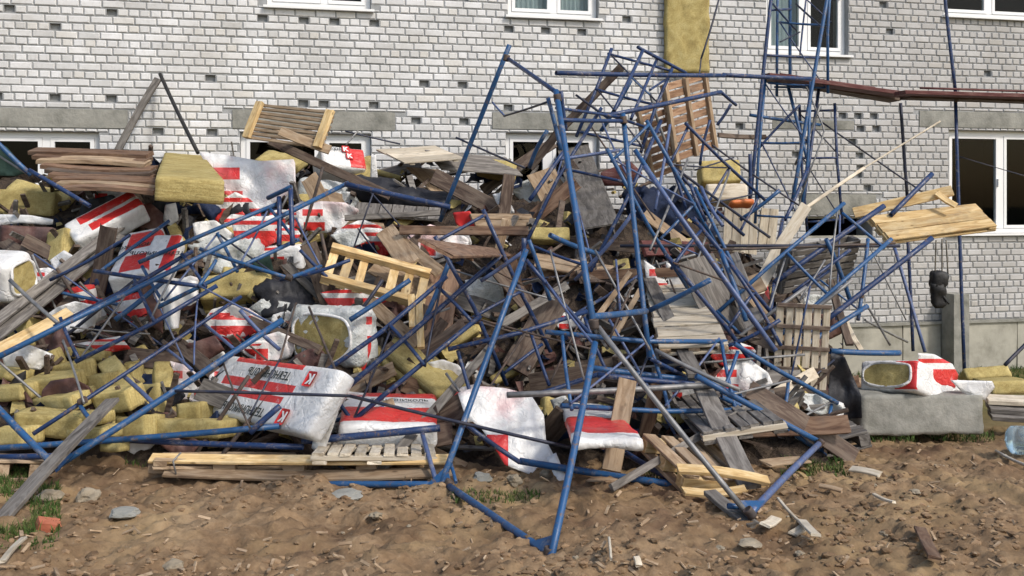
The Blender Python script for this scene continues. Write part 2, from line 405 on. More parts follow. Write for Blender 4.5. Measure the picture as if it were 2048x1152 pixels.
def surfZ(x, y):
    zw = zwall(x); Z = 4.0
    while Z < zw - .5:
        p = px(x, y, Z)
        if p.z < max(terr(p.x, Z), heap(p.x, Z)): return Z
        Z += .05
    return zw - .8
def P(x, y, Z=-.15):
    """Z > 0: depth in metres; Z < 0: that far in front of the heap's surface"""
    if Z > 3: return px(x, y, Z)
    return px(x, y, surfZ(x, y) + Z)
def ground_h(x, y):
    z = terr(x, y)
    if not (-9 < x < 9 and 1 < y < 16): return z
    a = 1.0 if y < 8 else .45; q = Vector((x, y, 0))
    z += .05 * a * noise.noise(q * .9) + .06 * a * noise.noise(q * 2.7 + Vector((5, 0, 0)))
    if y < 9.5:
        r = abs(noise.noise(q * 5.5 + Vector((2, 7, 0)))); z += .085 * (r - .15)
        z += .045 * (.35 - abs(noise.noise(q * 12 + Vector((0, 9, 3))))) + .022 * noise.noise(q * 27) + .012 * noise.noise(q * 55)
    return z - .02
def groundp(x, y, up=0.0):
    Z = 3.0
    while Z < 16:
        p = px(x, y, Z)
        if p.z < terr(p.x, Z) + .12 + up and p.z < ground_h(p.x, Z) + up: return p
        Z += .02
    return px(x, y, 15.8)
def solve_pose(quad, w_, h_, Zp, yaw=0, pitch=-25, roll=None, wz=.35, aw=3.5):
    """rigid pose of a w x h face whose corners (TL TR BR BL) are seen at quad, near depth Zp"""
    Q = np.array(quad, float); c = Q.mean(0)
    loc = np.array([[-w_/2, h_/2], [w_/2, h_/2], [w_/2, -h_/2], [-w_/2, -h_/2]])
    if roll is None:
        d = (Q[1] - Q[0]) + (Q[2] - Q[3]); roll = math.degrees(math.atan2(-d[1], d[0]))
    def rot(a):
        cx, sx, cy, sy, cz, sz = math.cos(a[0]), math.sin(a[0]), math.cos(a[1]), math.sin(a[1]), math.cos(a[2]), math.sin(a[2])
        Rx = np.array([[1, 0, 0], [0, cx, -sx], [0, sx, cx]]); Ry = np.array([[cy, 0, sy], [0, 1, 0], [-sy, 0, cy]]); Rz = np.array([[cz, -sz, 0], [sz, cz, 0], [0, 0, 1]])
        return Rx @ Ry @ Rz
    def pts(a):
        R = rot(a[:3]); s = np.exp(a[6:8]); L = np.zeros((4, 3)); L[:, 0] = loc[:, 0] * s[0]; L[:, 1] = loc[:, 1] * s[1]
        return L @ R.T + a[3:6]       # camera frame: x right, y up, z towards the camera
    def res(a):
        Pc = pts(a); Z = -Pc[:, 2]; Z = np.maximum(Z, .5)
        u = 1024 + FPX * Pc[:, 0] / Z; v = HOR - FPX * Pc[:, 1] / Z
        return np.concatenate([(u - Q[:, 0]) / 2, (v - Q[:, 1]) / 2, [(-a[5] - Zp) / wz], a[6:8] / .18, [aw * (a[0] - a0[0]), aw * (a[1] - a0[1])]])
    best = None
    for yw, pt in ((yaw, pitch),):
        a0 = np.array([math.radians(pt), math.radians(yw), math.radians(roll), (c[0] - 1024) / FPX * Zp, (HOR - c[1]) / FPX * Zp, -Zp, 0, 0.])
        a = a0.copy(); lam = 1.0; r = res(a); e = r @ r
        for _ in range(40):
            J = np.zeros((len(r), 8))
            for k in range(8):
                b = a.copy(); b[k] += 1e-4; J[:, k] = (res(b) - r) / 1e-4
            A = J.T @ J; g = J.T @ r
            st = np.linalg.solve(A + lam * np.diag(np.diag(A) + 1e-6), -g); an = a + st; rn = res(an); en = rn @ rn
            if en < e:
                if e - en < 1e-5 * e: a, r, e = an, rn, en; break
                a, r, e = an, rn, en; lam *= .4
            else: lam *= 4
        sc_ = e + (0 if yw == yaw and pt == pitch else .5)
        if best is None or sc_ < best[0]: best = (sc_, a)
    a = best[1]; R = rot(a[:3]); s = np.exp(a[6:8])
    C = np.array([[1, 0, 0], [0, 0, -1], [0, 1, 0]])      # camera frame to world
    RW = C @ R; tW = C @ a[3:6]
    M = Matrix([[RW[0][0], RW[0][1], RW[0][2], tW[0]], [RW[1][0], RW[1][1], RW[1][2], tW[1]], [RW[2][0], RW[2][1], RW[2][2], tW[2] + CAMH], [0, 0, 0, 1]])
    return M, w_ * s[0], h_ * s[1]
def zq(quad, off):
    if off > 0: return off
    cx = sum(q[0] for q in quad) / 4; cy = sum(q[1] for q in quad) / 4
    return surfZ(cx, cy) + off
def T3(x, y, z): return Matrix.Translation((x, y, z))
RZ90 = Matrix.Rotation(math.pi / 2, 4, 'Z')

# ------------------------------------------------------------------ ground
def build_ground():
    xs = list(np.concatenate([[-250, -120, -60, -30, -18, -12, -9], np.arange(-6.2, 6.3, .03), [6.5, 7, 7.5], [9, 12, 18, 30, 60, 120, 250]]))
    ys = list(np.concatenate([[-120, -50, -20, -8, -2, 1], np.arange(3.6, 8.0, .028), np.arange(8.05, 15.6, .1), [17, 20, 26, 36, 60, 120, 260]]))
    V = [(x, y, ground_h(x, y)) for y in ys for x in xs]
    n = len(xs); F = [(j * n + i, j * n + i + 1, (j + 1) * n + i + 1, (j + 1) * n + i) for j in range(len(ys) - 1) for i in range(n - 1)]
    o = mesh('ground', V, F, 'earth', smooth=True); tag(o, 'brown dug up earth sloping down towards the white brick wall', kind='structure')
build_ground()
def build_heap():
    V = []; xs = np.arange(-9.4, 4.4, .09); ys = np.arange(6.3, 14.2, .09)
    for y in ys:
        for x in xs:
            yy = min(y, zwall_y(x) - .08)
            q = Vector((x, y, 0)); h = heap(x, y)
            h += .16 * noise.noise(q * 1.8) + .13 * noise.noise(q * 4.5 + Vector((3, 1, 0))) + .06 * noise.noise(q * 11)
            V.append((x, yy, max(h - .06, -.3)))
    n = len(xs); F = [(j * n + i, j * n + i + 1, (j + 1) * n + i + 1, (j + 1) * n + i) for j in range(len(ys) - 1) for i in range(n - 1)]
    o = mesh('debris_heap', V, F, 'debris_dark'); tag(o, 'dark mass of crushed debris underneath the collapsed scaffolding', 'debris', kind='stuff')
def zwall_y(X): return W0.y + X * math.tan(TH)
build_heap()

# ------------------------------------------------------------------ building
bld = thing('brick_building', 'white silicate brick apartment building with grey lintels and white framed windows', 'building', MWALL); OUTWARD.add(bld)
COURSE = .098
def wrect(x0, x1, y0, y1):
    xc = (x0 + x1) / 2; s0 = wall_sz(x0, 300)[0]; s1 = wall_sz(x1, 300)[0]
    return [s0, s1, wall_sz(xc, y1)[1], wall_sz(xc, y0)[1]]     # s0 s1 z0 z1
OPEN = {'w1': wrect(533, 742, -180, 15), 'w2': wrect(1016, 1197, -180, 34), 'w3': wrect(1533, 1697, -140, 108), 'w4': wrect(1888, 2120, -160, 36),
        'g1': wrect(-80, 198, 262, 470), 'g2': wrect(480, 742, 266, 466), 'g3': wrect(1012, 1198, 266, 468), 'g5': wrect(1898, 2125, 262, 466), 'g4': wrect(1612, 1745, 433, 476)}
LINT = [wrect(-80, 256, 216, 255), wrect(464, 791, 221, 260), wrect(984, 1217, 226, 260), wrect(1838, 2140, 224, 257), wrect(1598, 1752, 388, 430), wrect(1545, 1708, 238, 262)]
HOLES_PX = [(12, 20), (115, 38), (218, 28), (520, 42), (617, 47), (665, 47), (753, 52), (930, 5), (1010, 62), (1090, 68), (1172, 70), (1246, 32), (105, 183), (213, 200), (2, 195), (418, 157), (313, 247), (415, 250),
            (613, 213), (655, 203), (750, 210), (840, 168), (928, 170), (840, 250), (928, 252), (1012, 212), (1712, 262), (1716, 328), (1742, 218), (1713, 358), (1980, 158), (1745, 245), (1478, 250), (1692, 216), (1724, 302), (1700, 292), (1732, 372), (1745, 398), (1722, 236), (1776, 62), (1770, 20), (1590, 300)]
S0, S1, ZB, ZT = -9.0, 11.0, .80, 7.3
def is_stretch(k):
    m = math.floor((k + 4) / 10) if k < -4 else 0
    return (k + m) % 2 == 0
def course_z(k): return 4.444 + COURSE * k
k0 = int(math.ceil((ZB - 4.444) / COURSE)); k1 = int((ZT - 4.444) / COURSE)
ZB = course_z(k0) - COURSE / 2
solids = [list(v) for v in OPEN.values()] + LINT
for r in solids:      # openings meet the courses
    pass
bricks = []
rb = random.Random(3)
for k in range(k0, k1 + 1):
    z = course_z(k); st = is_stretch(k); step = .26 if st else .13; off = rb.uniform(-.02, .02) + (0 if st else .065) + (.13 if (k // 2) % 2 and st else 0)
    s = S0 + off
    while s < S1:
        a, b = s + .008, s + step - .008; lo, hi = z - .0405, z + .0405
        segs = [(a, b, lo, hi)]
        for r in solids:
            ns = []
            for (p, q, l, h) in segs:
                if q <= r[0] or p >= r[1] or h <= r[2] or l >= r[3]: ns.append((p, q, l, h)); continue
                if l < r[2] - .012: ns.append((p, q, l, r[2] - .006)); continue
                if h > r[3] + .012: ns.append((p, q, r[3] + .006, h)); continue
                if p < r[0] - .02: ns.append((p, r[0] - .004, l, h))
                if q > r[1] + .02: ns.append((r[1] + .004, q, l, h))
            segs = ns
        jz = rb.uniform(-.0028, .0028) + .004 * math.sin(s * .8 + k); js = rb.uniform(-.002, .002)
        for g in segs: bricks.append([g[0] + js, g[1] + js, g[2] + jz, g[3] + jz, st])
        s += step
holes = []
for hx, hy in HOLES_PX:
    s, z = wall_sz(hx, hy); best = None
    for i, b in enumerate(bricks):
        if b[4] or b[3] - b[2] < .075 or b[1] - b[0] < .1: continue
        d = abs((b[0] + b[1]) / 2 - s) + abs((b[2] + b[3]) / 2 - z)
        if best is None or d < best[0]: best = (d, i)
    if best and best[0] < .2:
        b = bricks.pop(best[1]); holes.append([b[0] - .004, b[1] + .004, b[2] - .004, b[3] + .004])
# mortar sheet behind the bricks, cut round every opening and missing brick
cuts = [list(v) for v in OPEN.values()] + holes
ss = sorted({S0, S1, *[c[0] for c in cuts], *[c[1] for c in cuts]}); zz = sorted({ZB, ZT, *[c[2] for c in cuts], *[c[3] for c in cuts]})
ss = [s for s in ss if S0 <= s <= S1]; zz = [z for z in zz if ZB <= z <= ZT]
V, F = [], []
def wq(a, b, c, d, y=-.008):
    o = len(V); V.extend([(a, y, c), (b, y, c), (b, y, d), (a, y, d)]); F.append((o, o + 3, o + 2, o + 1))
for z0, z1 in zip(zz, zz[1:]):
    run = None
    for s0, s1 in zip(ss, ss[1:]):
        cs, cz = (s0 + s1) / 2, (z0 + z1) / 2
        if any(c[0] < cs < c[1] and c[2] < cz < c[3] for c in cuts):
            if run: wq(run[0], run[1], z0, z1); run = None
        else: run = (run[0], s1) if run else (s0, s1)
    if run: wq(run[0], run[1], z0, z1)
for c in cuts[len(OPEN):]:       # cavities of the missing bricks
    a, b, l, h = c; o = len(V)
    V += [(a, -.008, l), (b, -.008, l), (b, -.008, h), (a, -.008, h), (a, -.065, l), (b, -.065, l), (b, -.065, h), (a, -.065, h)]
    F += [(o, o + 1, o + 5, o + 4), (o + 1, o + 2, o + 6, o + 5), (o + 2, o + 3, o + 7, o + 6), (o + 3, o, o + 4, o + 7), (o + 4, o + 5, o + 6, o + 7)]
for c in OPEN.values():          # reveals of the openings
    a, b, l, h = c; o = len(V)
    V += [(a, -.008, l), (b, -.008, l), (b, -.008, h), (a, -.008, h), (a, -.42, l), (b, -.42, l), (b, -.42, h), (a, -.42, h)]
    F += [(o, o + 1, o + 5, o + 4), (o + 1, o + 2, o + 6, o + 5), (o + 2, o + 3, o + 7, o + 6), (o + 3, o, o + 4, o + 7)]
mesh('wall', V, F, 'mortar', bld, Matrix.Identity(4))
# the building's body behind the facade
V, F = [], []
add_box(V, F, (S0, S0 + .25, -9, -.43, 0, ZT)); add_box(V, F, (S1 - .25, S1, -9, -.43, 0, ZT)); add_box(V, F, (S0, S1, -9.3, -9, 0, ZT)); add_box(V, F, (S0 - .3, S1 + .3, -9.6, .35, ZT + .002, ZT + .25))
mesh('roof_slab', V, F, 'concrete', bld, Matrix.Identity(4))
def brick_geo(w_, h_, V, F, cx=0, cz=0, rr=random):
    o = len(V); c = .009; y1 = .006 + rr.uniform(-.003, .003); a, b, l, h = cx - w_/2, cx + w_/2, cz - h_/2, cz + h_/2
    j = [rr.uniform(-.002, .002) for _ in range(8)]
    V += [(a, -.02, l), (b, -.02, l), (b, -.02, h), (a, -.02, h), (a, y1 - c, l), (b, y1 - c, l), (b, y1 - c, h), (a, y1 - c, h),
          (a + c + j[0], y1, l + c + j[1]), (b - c + j[2], y1, l + c + j[3]), (b - c + j[4], y1, h - c + j[5]), (a + c + j[6], y1, h - c + j[7])]
    for k in range(4):
        k2 = (k + 1) % 4; F += [(o + k2, o + k, o + 4 + k, o + 4 + k2), (o + 4 + k2, o + 4 + k, o + 8 + k, o + 8 + k2)]
    F.append((o + 11, o + 10, o + 9, o + 8))
def brick_px(b):
    p = wallp((b[0] + b[1]) / 2, (b[2] + b[3]) / 2); return 1024 + FPX * p.x / p.y, HOR - FPX * (p.z - CAMH) / p.y
single = []
for i, b in enumerate(bricks):
    x, y = brick_px(b)
    if 4 < x < 1000 and 4 < y < 292 and b[3] - b[2] > .079 and abs(b[1] - b[0] - (.244 if b[4] else .114)) < .004: single.append((0 if b[4] else 1, x, i))
single.sort(); single = [i for _, _, i in single[:300]]
sset = set(single)
protos = {}
for st in (True, False):
    for v in range(4):
        V, F = [], []; brick_geo(.244 if st else .114, .081, V, F, rr=rb); V = [(x, -y, z) for x, y, z in V]; F = [tuple(reversed(f)) for f in F]
        me = bpy.data.meshes.new('brick'); me.from_pydata(V, [], F); me.materials.append(MAT['silicate_brick']); protos[st, v] = me
for i in single:
    b = bricks[i]; o = bpy.data.objects.new('brick', protos[b[4], rb.randrange(4)])
    link(o, bld, T3((b[0] + b[1]) / 2, 0, (b[2] + b[3]) / 2))
V, F = [], []
for i, b in enumerate(bricks):
    if i in sset: continue
    brick_geo(b[1] - b[0], b[3] - b[2], V, F, (b[0] + b[1]) / 2, (b[2] + b[3]) / 2, rb)
o = mesh('brickwork', V, F, 'silicate_brick', bld, Matrix.Identity(4)); o['kind'] = 'stuff'
for i, r in enumerate(LINT):
    if i == 5: boxes('lintel', [(r[0], r[1], -.1, .004, r[2] + .03, r[3] - .015)], 'concrete', bld, Matrix.Identity(4)); continue
    bm = rough_box(r[1] - r[0] - .006, .14, r[3] - r[2] - .006, .08, .008, .004, 5, i * 3.1)
    bm_obj('lintel', bm, 'concrete', bld, T3((r[0] + r[1]) / 2, .058, (r[2] + r[3]) / 2))
# plinth: precast blocks with a ledge on top
s = S0; i = 0
while s < S1 - .01:
    e = min(S1, s + 2.0 * .5); bm = rough_box(e - s - .012, .5, ZB + .25, .12, .012, .01, 3, i); bm_obj('foundation_block', bm, 'pale_concrete', bld, T3((s + e) / 2, .21, (ZB - .30) / 2)); s = e; i += 1
boxes('plinth_ledge', [(S0, S1, -.25, .075, ZB - .045, ZB - .004)], 'concrete', bld, Matrix.Identity(4))
def window(key, mull, sill=True, panes='dark', transom=None, door=False, curt=()):
    a, b, l, h = OPEN[key]; D = -.10; f = .07
    bs = [(a + .004, a + f, D - .06, D, l, h), (b - f, b - .004, D - .06, D, l, h), (a + f, b - f, D - .06, D, l, l + f), (a + f, b - f, D - .06, D, h - f, h)]
    xs = [a + f] + [a + (b - a) * m for m in mull] + [b - f]
    for m in xs[1:-1]: bs.append((m - .045, m + .045, D - .062, D + .004, l + f, h - f))
    fr = boxes('window', bs, 'upvc', bld, Matrix.Identity(4))
    for i, (p, q) in enumerate(zip(xs, xs[1:])):
        p2 = p + (.045 if i else 0); q2 = q - (.045 if i < len(xs) - 2 else 0)
        boxes('sash', [(p2 + .003, p2 + .05, D - .045, D + .012, l + f + .003, h - f - .003), (q2 - .05, q2 - .003, D - .045, D + .012, l + f + .003, h - f - .003),
                       (p2 + .05, q2 - .05, D - .045, D + .012, l + f + .003, l + f + .05), (p2 + .05, q2 - .05, D - .045, D + .012, h - f - .05, h - f - .003)], 'upvc', fr, Matrix.Identity(4))
        boxes('pane', [(p2 + .05, q2 - .05, D - .025, D - .018, l + f + .05, h - f - .05)], 'window_glass', fr, Matrix.Identity(4))
        boxes('handle', [(q2 - .035, q2 - .018, D + .012, D + .045, (l + h) / 2 - .07, (l + h) / 2 + .05)], 'upvc', fr, Matrix.Identity(4))
        if i in curt:
            V, F = [], []; n = 24
            for k in range(n + 1):
                x = p2 + .02 + (q2 - p2 - .04) * k / n; y = D - .13 + .02 * math.sin(k * 1.9) + .008 * math.sin(k * 4.1); V += [(x, y, l + .05), (x, y, h - .06)]
            for k in range(n): F.append((2 * k, 2 * k + 2, 2 * k + 3, 2 * k + 1))
            mesh('curtain', V, F, 'curtain', fr, Matrix.Identity(4), True)
    if sill: boxes('sill', [(a - .04, b + .04, -.10, .07, l - .035, l - .004)], 'upvc', fr, Matrix.Identity(4))
    # room behind the window
    V, F = [], []
    add_box(V, F, (a - .6, b + .6, -2.6, -2.5, l - .8, h + .4)); add_box(V, F, (a - .7, a - .6, -2.5, -.43, l - .8, h + .4)); add_box(V, F, (b + .6, b + .7, -2.5, -.43, l - .8, h + .4))
    add_box(V, F, (a - .6, b + .6, -2.5, -.43, l - .9, l - .802)); add_box(V, F, (a - .6, b + .6, -2.5, -.43, h + .402, h + .5))
    mesh('room', V, F, 'room_dark', fr, Matrix.Identity(4))
window('w1', [.55], curt=(0,)); window('w2', [.52], curt=(0, 1)); window('w3', [.50], curt=(0,)); window('w4', [.42])
window('g1', [.60], curt=()); window('g2', [.62]); window('g3', [.48]); window('g5', [.49]); 
a, b, l, h = OPEN['g4']
V, F = [], []; add_box(V, F, (a - .05, b + .05, -1.6, -1.5, l - .1, h + .1)); add_box(V, F, (a - .06, a, -1.5, -.43, l - .1, h + .1)); add_box(V, F, (b, b + .06, -1.5, -.43, l - .1, h + .1)); add_box(V, F, (a, b, -1.5, -.43, h, h + .06)); add_box(V, F, (a, b, -1.5, -.43, l - .06, l))
cv = mesh('basement_vent', V, F, 'room_dark', bld, Matrix.Identity(4))
boxes('frame', [(a, b, -.2, -.06, l, l + .03), (a, b, -.2, -.06, h - .03, h)], 'pale_concrete', cv, Matrix.Identity(4))

# concrete pilaster by the wall on the right, and the insulation strip fixed to the facade
def wall_thing_M(x, y, out=0.0):
    s, z = wall_sz(x, y); return MWALL @ T3(s, out, z)
o = boxes('concrete_post', [(-.13, .13, -.35, -.07, -.2, 1.20)], 'concrete', None, MWALL @ T3(wall_sz(1892, 700)[0], 0, 0)); tag(o, 'grey concrete post standing against the wall under the hanging black bundle', 'post')
st = thing('insulation_strip', 'upright yellow mineral wool strip fixed to the wall above the brown pallets', 'insulation', wall_thing_M(1369, 150))
sw = wall_sz(1412, 150)[0] - wall_sz(1326, 150)[0]
for i in range(3):
    bm = rough_box(sw, 1.19, .1, .045, .012, .016, 7, i * 5.3); M = Matrix(((1, 0, 0, 0), (0, 0, -1, -.075), (0, 1, 0, .02 + .6 + 1.2 * i), (0, 0, 0, 1)))
    bm_obj('board', bm, 'mineral_wool', st, M, True)

# ------------------------------------------------------------------ makers of things
def pallet(label, quad, off, dims=(1.2, .8), along='x', nb=7, gap=.35, front='deck', mat='fresh_wood', mat2=None, beams=3, T=.09, yaw=0, pitch=-25, miss=(), group='wooden pallets in the wreck', wz=.35, beamw=.09, name='wooden_pallet'):
    M, w_, h_ = solve_pose(quad, *dims, zq(quad, off), yaw, pitch, wz=wz); mat2 = mat2 or mat
    t = thing(name, label, 'pallet', M, group)
    bt = .022; L, span = (w_, h_) if along == 'x' else (h_, w_); R = Matrix.Identity(4) if along == 'x' else RZ90
    bw = span / (nb + (nb - 1) * gap)
    zd = -bt / 2 if front == 'deck' else -(T + bt * 1.5)
    zs = -(bt + T / 2) if front == 'deck' else -(T / 2)
    if front == 'under': zs = -T / 2; zd = -T - bt / 2 - .001
    for i in range(nb):
        if i in miss: continue
        c = -span / 2 + bw / 2 + i * bw * (1 + gap)
        Lj = L * random.uniform(.975, 1.0)
        board('deck_board', Lj, bw * random.uniform(.93, 1.03), bt, mat, t, R @ T3(random.uniform(-.008, .008), c, zd) @ Matrix.Rotation(random.gauss(0, .008), 4, 'Z'), seg=3)
    for i in range(beams):
        c = (-L / 2 + beamw / 2) + (L - beamw) * i / max(1, beams - 1)
        board('stringer', span * random.uniform(.99, 1.02), beamw * .95, T if beams <= 3 else T * .9, mat2, t, R @ T3(c, 0, zs - (.001 if front == 'deck' else 0)) @ RZ90, seg=3)
    if front == 'deck':
        for i in (0, .5, 1):
            c = (-span / 2 + .05) + (span - .1) * i
            board('bottom_board', L, .095, bt, mat, t, R @ T3(0, c, -(bt * 1.5 + T + .002)), seg=3)
    return t
def panel(label, quad, off, dims, T=.02, mat='grey_wood', planks=1, cat='board', name='plywood_sheet', yaw=0, pitch=-25, group=None, along='y'):
    M, w_, h_ = solve_pose(quad, *dims, zq(quad, off), yaw, pitch)
    if planks == 1:
        R = Matrix.Identity(4) if along == 'x' else RZ90
        V, F = board_geo(w_ if along == 'x' else h_, h_ if along == 'x' else w_, T, 6, .012)
        o = mesh(name, V, F, mat, None, M @ R); return tag(o, label, cat, group)
    t = thing(name, label, cat, M, group); sp = (w_ if along == 'y' else h_) / planks
    for i in range(planks):
        c = (i - (planks - 1) / 2) * sp; L = h_ if along == 'y' else w_
        R = (T3(c, 0, 0) @ RZ90) if along == 'y' else T3(0, c, 0)
        board('plank', L * random.uniform(.96, 1), sp - .006, T * random.uniform(.9, 1.1), mat, t, R, 4)
    for i in (-1, 1):
        L = w_ if along == 'y' else h_; c = i * (h_ if along == 'y' else w_) * .36
        R = T3(0, c, -T) if along == 'y' else (T3(c, 0, -T) @ RZ90)
        board('batten', L * .97, .06, T * .95, mat, t, R, 2)
    return t
def plank(label, a, b, w_, T=.03, mat='grey_wood', jag=0, face=None, name='wooden_plank', cat='plank', group=None):
    """board from pixel a to pixel b; each (x, y, Z) with Z as in P()"""
    A, B = P(*a), P(*b); d = (B - A); L = d.length; X = d.normalized(); f = Vector(face or (0, -1, .35)); Zv = (f - X * f.dot(X)).normalized(); Y = Zv.cross(X)
    M = Matrix((X, Y, Zv)).transposed().to_4x4(); M.translation = (A + B) / 2
    V, F = board_geo(L, w_, T, 7, .016)
    if jag:
        for e_ in (0, 7):
            for k in range(8):
                i = e_ * 8 + k; V[i] = (V[i][0] + random.uniform(-jag, jag), V[i][1], V[i][2])
    o = mesh(name, V, F, mat, None, M); return tag(o, label, cat, group)
def wool(label, quad, off, dims, T, yaw=0, pitch=-25, layers=1, mat='mineral_wool', group='loose mineral wool slabs', amp=.012):
    M, w_, h_ = solve_pose(quad, *dims, zq(quad, off), yaw, pitch)
    sd = random.uniform(0, 90)
    if layers == 1:
        bm = rough_box(w_, h_, T, .034, .012, amp * .7, 9, sd); bmesh.ops.translate(bm, verts=bm.verts, vec=(0, 0, -T / 2))
        o = bm_obj('wool_slab', bm, mat, None, M, True); return tag(o, label, 'insulation slab', group)
    t = thing('wool_slab_stack', label, 'insulation slab', M, group); lt = T / layers
    for i in range(layers):
        bm = rough_box(w_, h_, lt - .004, .045, .015, amp * .7, 7, sd + i * 7)
        bm_obj('slab', bm, mat, t, T3(random.uniform(-.012, .012), random.uniform(-.012, .012), -lt * (i + .5)), True)
    return t
FONT = {}
def text_mesh(txt, size, mat, parent, M, name='lettering', sx=1.0):
    if (txt, size) not in FONT:
        cu = bpy.data.curves.new('txt', 'FONT'); cu.body = txt; cu.size = size; cu.align_x = 'CENTER'; cu.align_y = 'CENTER'; cu.extrude = .0006; cu.offset = size * .022; cu.resolution_u = 2
        ob = bpy.data.objects.new('txt', cu); COL.objects.link(ob); bpy.context.view_layer.update()
        me = bpy.data.meshes.new_from_object(ob); me.materials.clear()
        bpy.data.objects.remove(ob); FONT[txt, size] = me
    me = FONT[txt, size].copy(); me.materials.append(MAT[mat])
    return link(bpy.data.objects.new(name, me), parent, M @ Matrix.Diagonal((sx, 1, 1, 1)))
def emblem(parent, M, s=.13):
    o = bmesh.new(); 
    e = rough_box(s, s, .004, s / 6, .02, 0, 1); bmesh.ops.translate(e, verts=e.verts, vec=(0, 0, .002)); o.free()
    r = bm_obj('emblem', e, 'red_print', parent, M)
    V = [(-.30, -.32, 0), (-.12, -.32, 0), (-.12, -.05, 0), (.16, -.32, 0), (.36, -.32, 0), (.02, .02, 0), (.30, .32, 0), (.08, .32, 0), (-.12, .10, 0), (-.12, .32, 0), (-.30, .32, 0)]
    V = [(x * s, y * s, .0052) for x, y, z in V]
    mesh('emblem_sign', V, [tuple(range(11))], 'white_print', r, Matrix.Identity(4)); return r
def pack(label, quad, off, dims=(1.2, .6), T=.25, film='printed_film', yaw=0, pitch=-25, open_end=None, print_=None, group='film wrapped mineral wool packs', amp=.009, r=.036, wz=.35):
    M, w_, h_ = solve_pose(quad, *dims, zq(quad, off), yaw, pitch, wz=wz); t = thing('wool_pack', label, 'insulation pack', M, group)
    bm = rough_box(w_, h_, T, .035, r, amp, 5, random.uniform(0, 50)); bmesh.ops.translate(bm, verts=bm.verts, vec=(0, 0, -T / 2)); bm_obj('wrap', bm, film, t, Matrix.Identity(4), True)
    if open_end:      # oval mouth with the wool showing, on the named side
        if open_end in ('left', 'right'):
            s = 1 if open_end == 'right' else -1; a, b = h_, T; ME = Matrix(((0, 0, s, s * w_ / 2), (1, 0, 0, 0), (0, 1, 0, -T / 2), (0, 0, 0, 1)))
        elif open_end in ('top', 'bottom'):
            s = 1 if open_end == 'top' else -1; a, b = w_, T; ME = Matrix(((1, 0, 0, 0), (0, 0, s, s * h_ / 2), (0, 1, 0, -T / 2), (0, 0, 0, 1)))
        else: a, b = w_, h_; ME = T3(0, 0, 0)
        rim, V, F, n = [], [], [], 36
        for k in range(n):
            th = 2 * math.pi * k / n; c, s_ = math.cos(th), math.sin(th)
            rim.append(Vector((a * .41 * math.copysign(abs(c) ** .68, c) * (1 + .04 * math.sin(3 * th + a * 9)), b * .38 * math.copysign(abs(s_) ** .68, s_) * (1 + .04 * math.sin(4 * th)), .010 + .008 * math.sin(5 * th))))
        tv, tf = [], []
        for k in range(n):
            p = rim[k]
            d = (rim[(k + 1) % n] - rim[k - 1]).normalized(); u = d.cross(Vector((0, 0, 1)))
            for j in range(6):
                al = 2 * math.pi * j / 6; tv.append(tuple(p + u * math.cos(al) * .014 + Vector((0, 0, math.sin(al) * .014))))
        for k in range(n):
            for j in range(6):
                k2, j2 = (k + 1) % n, (j + 1) % 6; tf.append((k * 6 + j, k * 6 + j2, k2 * 6 + j2, k2 * 6 + j))
        mesh('film_rim', tv, tf, 'plain_film', t, ME, True)
        V = []; rings = 5
        for q in range(rings):
            f = (rings - q) / rings
            for k in range(n):
                p = rim[k] * f; V.append((p.x, p.y, .012 + .012 * noise.noise(Vector((p.x * 12, p.y * 12, w_ * 9)))))
        V.append((0, 0, .014))
        for q in range(rings - 1):
            for k in range(n): k2 = (k + 1) % n; F.append((q * n + k, q * n + k2, (q + 1) * n + k2, (q + 1) * n + k))
        for k in range(n): F.append(((rings - 1) * n + k, (rings - 1) * n + (k + 1) % n, len(V) - 1))
        mesh('wool_core', V, F, 'mineral_wool', t, ME, True)
    if print_: print_(t, w_, h_, T)
    return t
def inpoly(x, y, poly):
    c = False; j = len(poly) - 1
    for i in range(len(poly)):
        xi, yi = poly[i]; xj, yj = poly[j]
        if (yi > y) != (yj > y) and x < (xj - xi) * (y - yi) / (yj - yi) + xi: c = not c
        j = i
    return c
def snap(x, y, poly):
    best = None
    for i in range(len(poly)):
        ax, ay = poly[i - 1]; bx, by = poly[i]; dx, dy = bx - ax, by - ay; t = max(0, min(1, ((x - ax) * dx + (y - ay) * dy) / (dx * dx + dy * dy + 1e-9)))
        qx, qy = ax + t * dx, ay + t * dy; d = (qx - x) ** 2 + (qy - y) ** 2
        if best is None or d < best[0]: best = (d, qx, qy)
    return best[1], best[2]
